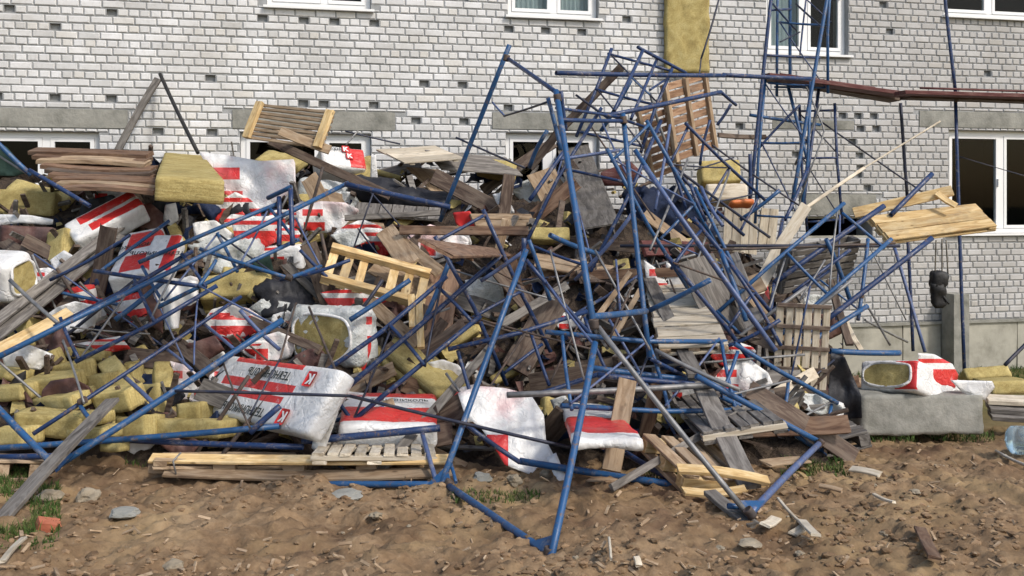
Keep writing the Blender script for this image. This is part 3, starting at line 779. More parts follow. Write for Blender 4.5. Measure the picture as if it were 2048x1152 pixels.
def sheet(name, label, cat, poly, Z, mat, amp=.05, fr=4, gx=0, gy=0, step=7, group=None, parent=None, fold=0, thick=.0015):
    """a crumpled sheet whose outline is poly (pixels), lying in a plane tilted by gx, gy metres of depth per 100 px"""
    xs = [p[0] for p in poly]; ys = [p[1] for p in poly]; cx, cy = sum(xs) / len(xs), sum(ys) / len(ys)
    Z0 = Z if Z > 0 else surfZ(cx, cy) + Z
    nx = int((max(xs) - min(xs)) / step) + 1; ny = int((max(ys) - min(ys)) / step) + 1; sd = random.uniform(0, 99)
    cells = [(i, j) for i in range(nx) for j in range(ny) if inpoly(min(xs) + (i + .5) * step, min(ys) + (j + .5) * step, poly)]
    if not cells: return None
    cnt = {}
    for i, j in cells:
        for v in ((i, j), (i + 1, j), (i + 1, j + 1), (i, j + 1)): cnt[v] = cnt.get(v, 0) + 1
    ids = {}; V = []; UVs = []
    o = px(cx, cy, Z0)
    for (i, j), c in cnt.items():
        x, y = min(xs) + i * step, min(ys) + j * step
        if c < 4: x, y = snap(x, y, poly)
        q = px(x, y, Z0); n1 = noise.noise(Vector((q.x * fr + sd, q.z * fr, sd))); n2 = noise.noise(Vector((q.x * fr * 2.7, q.z * fr * 1.2 - sd, sd)))
        f = fold * math.sin(x * .16 + 2 * n1) if fold else 0
        Zv = Z0 + gx * (x - cx) / 100 + gy * (y - cy) / 100 + amp * (n1 + .5 * n2 + abs(n1 * n2) * 1.5) + f
        ids[i, j] = len(V); V.append(tuple(px(x, y, Zv) - o)); UVs.append(((x - min(xs)) / (max(xs) - min(xs)), 1 - (y - min(ys)) / (max(ys) - min(ys))))
    F = [(ids[i, j], ids[i, j + 1], ids[i + 1, j + 1], ids[i + 1, j]) for i, j in cells]
    ob = mesh(name, V, F, mat, parent, T3(*o) if parent is None else LOCAL[parent.name].inverted() @ T3(*o), True)
    uvl = ob.data.uv_layers.new(name='UVMap')
    for l in ob.data.loops: uvl.data[l.index].uv = UVs[l.vertex_index]
    md = ob.modifiers.new('thickness', 'SOLIDIFY'); md.thickness = thick
    if parent is None: tag(ob, label, cat, group)
    return ob
def lump(name, label, cat, quad, off, dims, T, mat, amp=.05, r=.06, fr=4, yaw=0, pitch=-25, group=None):
    M, w_, h_ = solve_pose(quad, *dims, zq(quad, off), yaw, pitch)
    bm = rough_box(w_, h_, T, .035, min(r, T * .45), amp, fr, random.uniform(0, 90)); bmesh.ops.translate(bm, verts=bm.verts, vec=(0, 0, -T / 2))
    return tag(bm_obj(name, bm, mat, None, M, True), label, cat, group)
R1, R2, R3 = .0215, .016, .009      # standard tube, brace tube, thin rod radii
def pole(label, a, b, r=R1, mat='blue_paint', name='scaffold_tube', cat='tube', group='loose scaffold tubes and rods', mid=None, n=10, sag=.008):
    pts = [P(*a)] + ([P(*m) for m in mid] if mid else []) + [P(*b)]
    return tag(tube(name, pts, r, mat, None, n, sag), label, cat, group)
def frame(label, segs, name='collapsed_scaffold', group='bent blue scaffold frames', joints=(), cat='scaffold frame'):
    """segs: (part, a, b, radius, material)"""
    base = min((P(*s[1]) for s in segs), key=lambda v: v.z)
    t = thing(name, label, cat, T3(*base), group)
    for part, a, b, r, m in segs: tube(part, [P(*a), P(*b)], r, m, t, sag=.006)
    for j in joints:
        x, y, Z, dx, dy = j; c = P(x, y, Z); q = P(x + dx, y + dy, Z); d = (q - c).normalized() * .028
        tube('coupler', [c - d, c + d], .028, 'rusty_steel', t, 8)
    return t
def gusset(t, a, b, c, mat='blue_paint'):
    A, B, C_ = P(*a), P(*b), P(*c); n = (B - A).cross(C_ - A).normalized() * .004
    V = [A - n, B - n, C_ - n, A + n, B + n, C_ + n]; o = A
    mesh('gusset_plate', [v - o for v in V], [(0, 1, 2), (5, 4, 3), (0, 3, 4, 1), (1, 4, 5, 2), (2, 5, 3, 0)], mat, t, LOCAL[t.name].inverted() @ T3(*o))
# ------------------------------------------------------------------ the big things of the wreck
def print_big(t, w_, h_, T):
    RX = Matrix.Rotation(math.pi, 4, 'Z')
    for y, x in ((.275, -.02), (-.335, -.06)):
        text_mesh('ТЕХНОНИКОЛЬ', .105 * h_ / .6, 'ink', t, T3(x * w_, y * h_, .013) @ RX, sx=.96)
        emblem(t, T3((x + .35) * w_, (y - .005) * h_, .012) @ RX, .13)
    text_mesh('ТЕХНОНИКОЛЬ', .07, 'ink', t, Matrix.Translation((-.1 * w_, -h_ / 2 - .012, -T / 2)) @ Matrix.Rotation(math.pi / 2, 4, 'X') @ RX, sx=.9)
def print_line(y, x=0, size=.08, s=None, flip=True, txt='ТЕХНОНИКОЛЬ'):
    def f(t, w_, h_, T):
        RX = Matrix.Rotation(math.pi if flip else 0, 4, 'Z')
        text_mesh(txt, size, 'ink', t, T3(x * w_, y * h_, .016) @ RX, sx=.95)
        if s: emblem(t, T3(s * w_, y * h_, .015) @ RX, size * 1.15)
    return f
def print_red(t, w_, h_, T):
    for x, y in ((.05, .33), (.12, .02)): emblem(t, T3(x * w_, y * h_, .018), .10)
    text_mesh('ТЕХНО', .06, 'ink', t, T3(-.18 * w_, .3 * h_, .02))
# foreground packs
pack('big white pack with two red bands and black lettering, face up on yellow slabs', [(452, 708), (688, 738), (607, 868), (392, 818)], -.55, film='printed_film', T=.15, yaw=-8, pitch=-42, print_=print_big, amp=.005, r=.028)
pack('glossy red and white pack lying on the slatted pallet beside the big white pack', [(694, 782), (868, 786), (880, 852), (672, 850)], -.45, (1.0, .45), .18, 'striped_film', pitch=-50, print_=print_line(.18, .1, .06, flip=False))
pack('upright torn pack with yellow wool in its open end, under the pale pallet', [(584, 616), (704, 612), (724, 745), (566, 730)], -.3, (.62, .62), .3, 'clear_film', pitch=-12, open_end='front', amp=.035, r=.09)
sheet('film_flap', 'dark red film flap hanging down the right side of the torn upright pack', 'film', [(708, 622), (745, 612), (742, 700), (728, 745), (706, 742)], -.42, 'red_film', .05)
lump('fabric_bundle', 'black crumpled bag tucked against the yellow slab below the U shaped frame end', 'bag', [(505, 572), (625, 552), (640, 610), (520, 640)], -.25, (.55, .3), .3, 'tar_cloth', .09, fr=6)
wool('thick yellow slab stack with a sawn corner, diagonal beside the white torn sheet', [(775, 690), (835, 683), (938, 762), (880, 790)], -.45, (.35, .72), .2, yaw=10, pitch=-40, layers=2)
sheet('torn_film', 'large white torn film sheet with a red corner hanging behind the tall blue tube', 'film', [(915, 785), (960, 772), (1010, 776), (1062, 790), (1088, 830), (1092, 880), (1110, 915), (1092, 930), (1068, 952), (1010, 930), (992, 900), (965, 860), (930, 830)], 6.9, 'pink_film', .035, gy=-.25)
sheet('torn_film', 'narrow white film tail trailing onto the brown earth below the torn sheet', 'film', [(1092, 915), (1112, 905), (1128, 945), (1150, 975), (1166, 1000), (1150, 1006), (1125, 985), (1108, 950)], 6.35, 'plain_film', .03, gy=-.3)
pack('small white pack with a dark red band behind the sloping tan plank', [(1128, 798), (1212, 812), (1292, 872), (1140, 880)], -.25, (.7, .4), .07, 'band_low_film', pitch=-32, r=.02, amp=.02)
wool('ragged yellow slab upright between the torn white sheet and the small red banded pack', [(1092, 790), (1128, 800), (1125, 868), (1092, 862)], -.3, (.25, .35), .1)
lump('fabric_bundle', 'dark crumpled cloth under the small red banded pack', 'cloth', [(1105, 868), (1290, 850), (1290, 905), (1110, 905)], -.15, (.8, .25), .2, 'navy_cloth', .07)
# upper left packs
wool('large yellow slab stack overhanging the heap under the black leaning rod', [(336, 308), (398, 302), (454, 366), (308, 350)], -.75, (.66, .5), .17, pitch=-62, yaw=5, layers=1, amp=.01)
sheet('torn_film', 'big white film with red printed panels draped right of the overhanging yellow stack', 'film', [(398, 305), (440, 308), (520, 322), (590, 318), (592, 385), (560, 398), (520, 425), (468, 418), (440, 372)], -.8, 'patch_film', .07, gy=-.3)
wool('yellow slab peeping over the draped white and red film', [(540, 296), (612, 316), (590, 330), (505, 322)], -.2, (.6, .3), .12)
pack('bright red and white long pack tilted up to the right at far left', [(124, 440), (262, 384), (288, 402), (150, 490)], -.85, (1.0, .34), .25, 'twin_band_film', pitch=-30, yaw=15)
pack('white pack with red and black print, steeply tilted below the bright red long pack', [(262, 470), (318, 445), (300, 548), (205, 552)], -.6, (.6, .7), .2, 'twin_band_film', pitch=-30, print_=print_line(.1, 0, .08))
pack('narrow white pack with a dark red end leaning against the steeply tilted one', [(312, 462), (362, 470), (340, 540), (272, 548)], -.68, (.4, .6), .2, 'right_band_film', pitch=-30, print_=print_line(-.05, -.1, .07))
pack('white pack with yellow wool in its oval end, cut by the left picture edge', [(8, 530), (66, 500), (80, 575), (26, 614)], -.8, (.32, .5), .8, 'plain_film', yaw=38, pitch=-8, open_end='front', r=.07)
wool('broad yellow slab sagging at the left edge under the dark green mesh', [(-30, 368), (112, 392), (104, 424), (-40, 432)], -.4, (.95, .3), .2, pitch=20)
wool('flat yellow slab sloping right behind the blue tube at the left edge', [(30, 352), (150, 392), (120, 408), (10, 385)], -.25, (.9, .3), .1)
sheet('torn_film', 'grimy white film strip lying under the broad yellow slab at the left edge', 'film', [(-20, 428), (60, 430), (112, 440), (104, 450), (40, 446), (-20, 452)], -.45, 'plain_film', .04)
sheet('dark_mesh_sheet', 'dark green mesh sheet stretched at the left edge in front of the window', 'sheet', [(-40, 285), (12, 292), (58, 345), (30, 352), (-40, 350)], -.9, 'green_mesh', .05)
sheet('brown_sheet', 'brown mud stained film crumpled under the left edge slabs', 'film', [(0, 450), (110, 455), (130, 500), (90, 560), (60, 500), (0, 490)], -.12, 'brown_film', .1)
wool('long brownish slab standing behind the open ended pack at left', [(92, 470), (130, 450), (112, 560), (80, 560)], -.3, (.3, .7), .15)
wool('yellow slab edge below the tilted printed packs', [(140, 530), (205, 522), (200, 566), (134, 570)], -.25, (.4, .25), .15)
pack('round ended red and white pack with torn wool beside the dark window opening', [(640, 288), (728, 298), (735, 338), (648, 332)], -.6, (.62, .34), .4, 'right_band_film', pitch=-20, print_=print_red)
wool('shaggy yellow wool spilling from the round ended pack', [(700, 318), (745, 312), (752, 352), (712, 362)], -.55, (.3, .3), .25, amp=.05)
lump('film_roll', 'pale grey rolled up sheeting lying right of the white and red film', 'roll', [(596, 340), (700, 362), (690, 402), (592, 398)], -.4, (.75, .32), .28, 'clear_film', .03, r=.12)
sheet('torn_film', 'narrow white strip of film dangling like a tail below the round ended pack', 'film', [(742, 310), (752, 310), (757, 378), (740, 380)], -.75, 'plain_film', .02, step=4)
sheet('torn_film', 'white film with scarlet print between the U shaped frame and the pale pallet', 'film', [(592, 418), (640, 402), (690, 405), (720, 420), (680, 460), (640, 468), (596, 455)], -.5, 'patch_film', .07)
sheet('torn_film', 'crumpled orange red and white film below the U shaped frame end', 'film', [(462, 440), (556, 430), (560, 480), (520, 500), (470, 478)], -.4, 'red_film', .09)
sheet('torn_film', 'white film crumple left of the U shaped frame end', 'film', [(385, 445), (430, 440), (470, 470), (440, 500), (390, 480)], -.4, 'plain_film', .1)
lump('clear_film_bundle', 'clear plastic sheeting bunched above the yellow slab with the sawn edge', 'film', [(372, 486), (505, 478), (510, 530), (380, 540)], -.35, (.8, .35), .2, 'clear_film', .07, fr=6)
wool('sharp edged yellow slab jutting out under the clear plastic bundle', [(404, 548), (538, 542), (545, 578), (396, 602)], -.5, (.9, .28), .3, pitch=-8, yaw=15)
sheet('plastic_scrap', 'pale green plastic scrap by the right corner of the long blue frame', 'film', [(505, 525), (540, 510), (548, 545), (510, 545)], -.5, 'green_mesh', .05)
sheet('hanging_cloth', 'bunched white cloth hanging in folds from the blue crossbar at left', 'cloth', [(305, 566), (345, 556), (396, 562), (398, 600), (380, 612), (362, 610), (358, 656), (330, 660), (324, 610), (308, 596)], -.65, 'white_print', .05, fold=.035, step=5)
sheet('brown_sheet', 'brown film hanging left of the bunched white cloth', 'film', [(280, 570), (308, 566), (325, 612), (326, 668), (300, 650)], -.5, 'brown_film', .07)
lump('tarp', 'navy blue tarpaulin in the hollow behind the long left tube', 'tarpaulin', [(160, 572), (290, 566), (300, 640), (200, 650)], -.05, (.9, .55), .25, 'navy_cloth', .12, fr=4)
sheet('red_cloth', 'dark red cloth pressed into the hollow under the navy tarpaulin', 'cloth', [(135, 690), (240, 672), (262, 698), (180, 712), (140, 712)], -.2, 'red_film', .08)
# yellow slabs bottom left
for q, off, d, T, lb in [
    ([(42, 762), (122, 758), (134, 790), (46, 796)], -.4, (.5, .2), .25, 'short yellow slab second from the left edge in the lower slab heap'),
    ([(24, 824), (165, 840), (160, 880), (28, 872)], -.5, (.62, .2), .22, 'long curved yellow slab at the bottom of the lower slab heap'),
    ([(192, 722), (230, 712), (300, 800), (262, 832)], -.55, (.24, .8), .14, 'diagonal yellow slab crossing the ladder rail in the lower slab heap'),
    ([(246, 700), (292, 688), (322, 744), (290, 768)], -.4, (.3, .5), .14, 'yellow slab propped up at the top of the lower slab heap'),
    ([(150, 755), (205, 750), (214, 788), (155, 800)], -.4, (.36, .25), .2, 'blocky yellow slab in the middle of the lower slab heap'),
    ([(182, 790), (248, 784), (266, 822), (190, 832)], -.6, (.42, .24), .2, 'cracked pale yellow slab below the diagonal one'),
    ([(308, 722), (346, 722), (354, 842), (316, 842)], -.62, (.2, .7), .16, 'upright yellow slab standing left of the big white pack'),
    ([(292, 838), (440, 844), (444, 876), (286, 876)], -.7, (.85, .2), .3, 'straight yellow slab at the foot of the big white pack'),
    ([(228, 838), (292, 828), (290, 878), (230, 880)], -.65, (.36, .28), .2, 'wedge shaped yellow slab left of the straight one'),
    ([(352, 808), (396, 806), (398, 846), (352, 846)], -.55, (.25, .22), .2, 'small yellow chunk tucked beside the upright slab'),
    ([(0, 640), (60, 632), (52, 690), (0, 700)], -.4, (.4, .4), .15, 'yellow slab at the left edge under the pale batten'),
    ([(-20, 772), (40, 770), (44, 800), (-20, 806)], -.45, (.4, .2), .2, 'brownish yellow slab cut by the left picture edge'),
    ([(-20, 856), (40, 862), (44, 890), (-20, 896)], -.7, (.4, .2), .2, 'yellow slab low at the left edge above the blue bottom tubes'),
    ([(140, 826), (200, 830), (196, 850), (150, 850)], -.75, (.35, .12), .15, 'thin yellow offcut beside the brown diagonal timber'),
    ([(196, 886), (240, 888), (236, 904), (200, 904)], -.85, (.25, .1), .1, 'small yellow offcut beneath the blue bottom tubes'),
    ([(60, 720), (100, 700), (120, 745), (80, 756)], -.3, (.3, .3), .12, 'torn yellow slab above the short slab at left'),
    ([(940, 575), (985, 572), (980, 640), (945, 640)], -.3, (.3, .42), .12, 'olive slab standing behind the tall blue tube in the centre'),
    ([(955, 312), (1035, 325), (1025, 350), (952, 335)], -.4, (.55, .18), .25, 'ragged yellow slab on top of the heap by the centre window'),
    ([(1060, 452), (1140, 455), (1140, 478), (1062, 480)], -.35, (.5, .14), .2, 'pale yellow slab edge behind the tall centre post'),
    ([(785, 470), (850, 462), (862, 500), (800, 512)], -.2, (.5, .25), .2, 'yellow slab lying behind the pale broken pallet'),
    ([(1400, 322), (1480, 318), (1482, 362), (1405, 362)], 11.6, (.5, .27), .4, 'creamy yellow slab under the hanging brown pallet'),
    ([(905, 640), (965, 640), (960, 720), (910, 712)], -.15, (.35, .45), .2, 'olive slab deep in the shade of the central frame'),
    ([(1225, 520), (1258, 515), (1262, 555), (1232, 560)], -.3, (.2, .25), .12, 'lime tinted slab chip right of the tall centre post'),
    ([(1180, 690), (1260, 700), (1250, 760), (1170, 745)], -.1, (.45, .3), .2, 'shaded olive slab beneath the crossed tubes right of centre'),
]: wool(lb, q, off, d, T)
lump('film_pipe', 'greyish white film sleeve curled in the hollow at far left', 'film', [(55, 668), (118, 655), (112, 712), (60, 720)], -.25, (.45, .3), .15, 'brown_film', .07)
sheet('torn_film', 'white and red film scrap wedged between the upright slab and the big white pack', 'film', [(340, 722), (372, 730), (400, 752), (392, 800), (360, 800), (352, 760)], -.45, 'patch_film', .06, step=5)
sheet('torn_film', 'pale torn film corner drooping over the slatted pallet right of the big white pack', 'film', [(640, 818), (682, 806), (668, 850), (648, 905), (622, 898)], -.8, 'plain_film', .05, step=6)
lump('film_pipe', 'beige crumpled film lump resting on the left end of the slatted pallet', 'film', [(612, 866), (650, 868), (648, 906), (616, 904)], -.85, (.2, .2), .12, 'clear_film', .04)
for nm, poly, off, m, lb in [
    ('torn_film', [(100, 520), (128, 500), (160, 520), (150, 560), (110, 552)], -.3, 'plain_film', 'small white film crumple behind the long grey timbers'),
    ('torn_film', [(250, 420), (300, 405), (330, 430), (318, 470), (280, 460)], -.3, 'brown_film', 'brown stained film under the end of the bright red long pack'),
    ('torn_film', [(330, 410), (352, 405), (358, 440), (340, 452), (326, 440)], -.45, 'plain_film', 'narrow white film tongue under the overhanging yellow stack'),
    ('torn_film', [(430, 640), (500, 620), (520, 660), (470, 690), (430, 680)], -.25, 'red_film', 'dark red striped film in the hollow below the jutting yellow slab'),
    ('torn_film', [(370, 690), (430, 670), (450, 700), (400, 730)], -.3, 'brown_film', 'brown stained film between the ladder rail and the big white pack'),
    ('torn_film', [(640, 585), (730, 570), (780, 600), (720, 628), (660, 615)], -.4, 'red_film', 'dark red striped film beneath the lower rail of the pale broken pallet'),
    ('torn_film', [(0, 700), (60, 690), (110, 710), (80, 740), (10, 735)], -.3, 'plain_film', 'crumpled white film on the slabs at the left edge'),
    ('torn_film', [(660, 470), (720, 455), (740, 480), (690, 500)], -.35, 'clear_film', 'greyish film crumple at the top corner of the pale broken pallet'),
    ('torn_film', [(930, 560), (1000, 550), (1010, 600), (960, 630), (935, 600)], -.2, 'clear_film', 'grey film hanging beside the olive slab in the centre'),
    ('torn_film', [(1100, 800), (1130, 790), (1150, 820), (1120, 850)], -.4, 'clear_film', 'grey film crumple at the left end of the small red banded pack'),
    ('torn_film', [(1560, 780), (1640, 790), (1700, 820), (1640, 830), (1570, 805)], 7.6, 'clear_film', 'greyish film draped at the foot of the slatted pallet'),
]: sheet(nm, lb, 'film', poly, off, m, .07, step=5)
for q, off, d, T_, lb in [
    ([(95, 735), (150, 725), (160, 765), (100, 770)], -.45, (.42, .28), .2, 'yellow slab lying above the short slab in the lower slab heap'),
    ([(215, 740), (262, 728), (270, 775), (222, 785)], -.42, (.35, .34), .14, 'squarish yellow slab behind the diagonal one in the lower slab heap'),
    ([(270, 770), (318, 765), (312, 832), (268, 836)], -.5, (.34, .5), .14, 'standing yellow slab between the diagonal and the upright one'),
    ([(60, 800), (140, 795), (150, 822), (66, 826)], -.55, (.6, .2), .18, 'flat yellow slab over the long curved one at bottom left'),
    ([(120, 862), (200, 858), (206, 884), (122, 886)], -.75, (.58, .18), .18, 'flat yellow slab just above the blue bottom tubes at left'),
    ([(345, 845), (402, 850), (400, 880), (345, 880)], -.6, (.4, .2), .15, 'short yellow slab under the left corner of the big white pack'),
    ([(640, 640), (690, 632), (700, 690), (645, 700)], -.25, (.35, .42), .15, 'yellow slab behind the torn upright pack'),
    ([(690, 700), (760, 690), (775, 740), (700, 750)], -.35, (.5, .35), .18, 'shaded yellow slab left of the diagonal stack'),
    ([(870, 735), (935, 745), (930, 790), (868, 785)], -.3, (.42, .3), .18, 'yellow slab below the lower end of the diagonal stack'),
    ([(480, 440), (550, 430), (556, 455), (486, 470)], -.3, (.5, .2), .15, 'yellow slab just under the U shaped frame'),
]: wool(lb, q, off, d, T_)
plank('flat grey strip standing in for the shadow of the black rod, left of its tip', (316, 158, 11.8), (236, 300, 11.5), .09, .03, 'grey_wood', face=(0, -1, .2))  # grey board added to form the leaning rod's shadow on the wall
pack('wide red and white striped pack lying behind the bunched white cloth', [(170, 600), (285, 585), (292, 650), (182, 668)], -.25, (.8, .4), .2, 'striped_film', pitch=-25)
pack('red and white pack half hidden behind the clear plastic bundle', [(470, 500), (600, 492), (606, 545), (480, 556)], -.12, (.8, .4), .2, 'printed_film', pitch=-25)
pack('white pack with red stripes under the long grey timbers near the left edge', [(70, 590), (160, 575), (172, 630), (85, 648)], -.2, (.7, .4), .2, 'striped_film', pitch=-25)
# right side
pack('white pack with an open oval end of yellow wool, lying on the concrete block', [(1720, 722), (1838, 716), (1832, 782), (1718, 780)], 8.75, (.62, .33), .85, 'right_band_film', yaw=-34, pitch=-14, open_end='front', wz=.15, r=.04)
sheet('torn_film', 'red printed film flapping over the right flank of the pack on the concrete block', 'film', [(1836, 706), (1868, 708), (1905, 728), (1917, 750), (1910, 778), (1850, 778), (1838, 740)], 8.75, 'red_film', .04, gx=.4)
sheet('torn_film', 'dirty white film spread from the block towards the stack of boards', 'film', [(1900, 760), (1985, 762), (1990, 775), (1970, 800), (1925, 785)], 8.7, 'plain_film', .05)
Mb, wb, hb = solve_pose([(1722, 790), (1968, 790), (1968, 868), (1724, 872)], 1.12, .40, 8.6, 4, -3, wz=.15)
bmb = rough_box(wb, hb, .5, .035, .014, .016, 6, 3); bmesh.ops.translate(bmb, verts=bmb.verts, vec=(0, 0, -.25))
tag(bm_obj('concrete_block', bmb, 'concrete', None, Mb, True), 'long grey concrete block on the earth bank carrying the open ended pack', 'block')
wool('pale yellow slab on the bank behind the concrete block', [(1985, 765), (2070, 760), (2070, 788), (1985, 790)], 9.2, (.5, .15), .3)
wool('mossy yellow slab on the grass by the wall foot at far right', [(1930, 738), (2010, 728), (2030, 752), (1930, 756)], 10.6, (.5, .16), .3)
for i, (y, h_) in enumerate([(798, 12), (814, 12), (830, 11)]):
    plank(['top', 'middle', 'lowest'][i] + ' grey board of the stack at the right edge behind the bottle', (1972 + 4 * i, y, 9.0 - .05 * i), (2130, y + 3, 8.9 - .05 * i), .16, .045, 'grey_wood' if i else 'pale_board', face=(0, -.2, 1), group='boards stacked at the right edge')
# clear bottle-like plastic drum and pale hose
bp = bmesh.new()
prof = [(0, 0), (.10, 0), (.115, .02), (.115, .08), (.107, .09), (.115, .10), (.115, .16), (.107, .17), (.115, .18), (.115, .26), (.09, .32), (.04, .36), (.035, .40), (0, .40)]
rg = []
for r_, z_ in prof: rg.append([bp.verts.new((r_ * math.cos(a) if r_ else 0, r_ * math.sin(a) if r_ else 0, z_)) for a in [2 * math.pi * k / 24 for k in range(24)]])
for A, B in zip(rg, rg[1:]):
    for k in range(24): bp.faces.new([A[k], A[(k + 1) % 24], B[(k + 1) % 24], B[k]])
bmesh.ops.remove_doubles(bp, verts=bp.verts, dist=1e-4)
pb = groundp(2022, 912); Mq = T3(pb.x, pb.y, pb.z + .13) @ Euler((math.radians(80), math.radians(10), math.radians(35))).to_matrix().to_4x4()
tb = thing('water_bottle', 'big clear bluish plastic bottle lying by the boards at the right edge', 'bottle', Mq); bm_obj('body', bp, 'bottle_plastic', tb, Matrix.Identity(4), True)
cp = bmesh.new(); bmesh.ops.create_cone(cp, cap_ends=True, segments=20, radius1=.036, radius2=.034, depth=.03); bm_obj('cap', cp, 'white_print', tb, T3(0, 0, .412))
hz = [groundp(x, y, .02) for x, y in ((1992, 902), (2010, 912), (2030, 922), (2060, 934), (2100, 945))]
tag(tube('hose', hz, .012, 'pale_pipe'), 'thin white hose curving on the earth beside the plastic bottle', 'hose')
pack('flattened white rimmed pack with a dark hollow end, left of the concrete block', [(1582, 806), (1695, 806), (1690, 838), (1580, 836)], 7.9, (.62, .2), .5, 'plain_film', pitch=-20, open_end='front', wz=.2)
sheet('black_tarp', 'crumpled black tarpaulin hanging between the slatted pallet and the concrete block', 'tarpaulin', [(1662, 705), (1690, 715), (1722, 790), (1724, 836), (1690, 838), (1656, 800)], 8.05, 'tar_cloth', .12)
sheet('torn_film', 'white film with a pale red stamp under the lower right frame corner', 'film', [(1528, 838), (1560, 835), (1608, 868), (1605, 885), (1560, 885), (1566, 905), (1552, 905), (1540, 870)], 7.4, 'pink_film', .05, step=5)
# middle right
sheet('torn_film', 'white and red film tongue hanging down beside the crossing grey beam', 'film', [(1288, 520), (1318, 540), (1350, 592), (1392, 570), (1370, 545), (1330, 522), (1340, 590), (1310, 585), (1292, 560)], -.5, 'patch_film', .05, step=5)
lump('red_bundle', 'bright red plastic bundle at the foot of the pale curved board', 'bundle', [(1512, 560), (1536, 556), (1534, 618), (1508, 616)], -.35, (.16, .36), .12, 'red_print', .03)
plank('dark red painted board lying across the heap right of the centre post', (1285, 497, -.45), (1420, 500, -.5), .17, .04, 'maroon_paint')
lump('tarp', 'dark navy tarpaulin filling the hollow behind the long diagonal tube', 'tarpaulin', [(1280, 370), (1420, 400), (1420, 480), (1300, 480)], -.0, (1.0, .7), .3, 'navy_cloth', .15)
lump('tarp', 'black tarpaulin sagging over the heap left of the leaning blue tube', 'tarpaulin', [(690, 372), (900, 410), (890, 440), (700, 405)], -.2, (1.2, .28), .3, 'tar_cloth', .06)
lump('cloth_bundle', 'dark blue cloth bundle under the overhanging yellow stack', 'cloth', [(330, 410), (420, 415), (430, 470), (340, 460)], -.1, (.6, .4), .3, 'navy_cloth', .12)
sheet('torn_film', 'crumpled white film scrap near the yellow slab in the middle of the heap', 'film', [(985, 388), (1010, 385), (1030, 425), (1015, 430), (995, 410)], -.35, 'plain_film', .05, step=4)
sheet('torn_film', 'scarlet film rag under the tan planks in the heap centre', 'film', [(905, 425), (940, 422), (952, 445), (966, 464), (930, 462), (912, 448)], -.45, 'red_print', .07, step=4)
sheet('red_cloth', 'dark red film lying across the back of the heap right of the window', 'film', [(1200, 345), (1260, 322), (1290, 350), (1250, 372), (1205, 372)], -.5, 'maroon_paint', .06)
lump('carton', 'buff carton with an orange lid beneath the hanging brown pallet', 'carton', [(1412, 366), (1496, 366), (1496, 398), (1415, 400)], 11.3, (.5, .2), .3, 'pale_board', .01, r=.02)
lump('orange_bundle', 'flat orange plastic piece lying on top of the cream boards', 'plastic piece', [(1462, 397), (1508, 396), (1512, 405), (1468, 406)], 10.9, (.28, .05), .15, 'orange_plastic', .02, r=.03)
lump('stone_chunk', 'pale mortar lump among the thin rods right of centre', 'lump', [(1620, 500), (1668, 492), (1672, 520), (1630, 528)], 9.6, (.3, .2), .2, 'pale_concrete', .04)

# ------------------------------------------------------------------ pallets and big boards
pallet('pale new pallet with broken slats leaning face down in the middle of the heap', [(668, 476), (862, 545), (850, 600), (640, 560)], -.95, (1.2, .62), 'y', 7, .7, 'under', 'fresh_wood', beams=2, T=.07, pitch=-25, beamw=.075, miss=(3,))
for a, b, lb in (((838, 592), (842, 696), 'pale batten hanging down from the broken pallet, the outer one'), ((822, 590), (826, 655), 'short pale batten hanging beside the outer one from the broken pallet')):
    plank(lb, (*a, -.9), (*b, -.75), .06, .03, 'fresh_wood', group='battens hanging from the broken pallet')
plank('broad tan board jammed upright behind the pale broken pallet', (735, 600, -.5), (835, 690, -.45), .12, .03, 'tan_wood')
plank('crumpled tan plywood piece behind the top of the pale broken pallet', (770, 460, -.45), (820, 530, -.5), .2, .03, 'tan_wood')
plank('broken tan board sticking up right of the pale broken pallet', (800, 480, -.5), (880, 545, -.55), .12, .025, 'tan_wood')
plank('reddish brown board standing upright right of the pale broken pallet', (890, 540, -.3), (865, 690, -.25), .3, .03, 'brown_wood')
pallet('tilted pallet with two bright rails and thin dark slats on the heap against the wall', [(512, 205), (664, 216), (640, 296), (482, 268)], 10.2, (1.15, .62), 'x', 9, .45, 'under', 'tan_wood', 'fresh_wood', beams=2, T=.05, pitch=-18, beamw=.10, wz=.2)
pallet('reddish brown pallet hanging upright below the yellow wool strip', [(1334, 164), (1412, 150), (1442, 290), (1350, 330)], 11.0, (.62, .98), 'x', 9, .28, 'under', 'russet_wood', 'tan_wood', beams=3, T=.05, pitch=5, beamw=.06, wz=.2)
pallet('second brown pallet hanging just left of the first and half behind it', [(1276, 216), (1334, 204), (1366, 334), (1306, 366)], 11.3, (.42, .9), 'x', 9, .35, 'under', 'russet_wood', 'tan_wood', beams=2, T=.05, pitch=5, beamw=.05, wz=.2)
pallet('long low pallet in the front with its slatted deck facing the sky', [(652, 874), (862, 875), (874, 906), (622, 906)], 6.85, (.92, .5), 'y', 9, .22, 'deck', 'pale_board', beams=3, T=.03, pitch=-62, wz=.2)
pallet('low wooden pallet at the front left of the slatted one', [(330, 905), (590, 905), (600, 916), (305, 916)], 6.8, (1.1, .5), 'x', 5, .3, 'deck', 'tan_wood', beams=3, T=.03, pitch=-78, wz=.15)
plank('long pale top board across the front pallets', (302, 916, 6.4), (905, 918, 6.35), .10, .022, 'fresh_wood', face=(0, -.3, 1))
plank('long lower board across the front pallets', (330, 943, 6.35), (905, 944, 6.3), .11, .022, 'tan_wood', face=(0, -.3, 1))
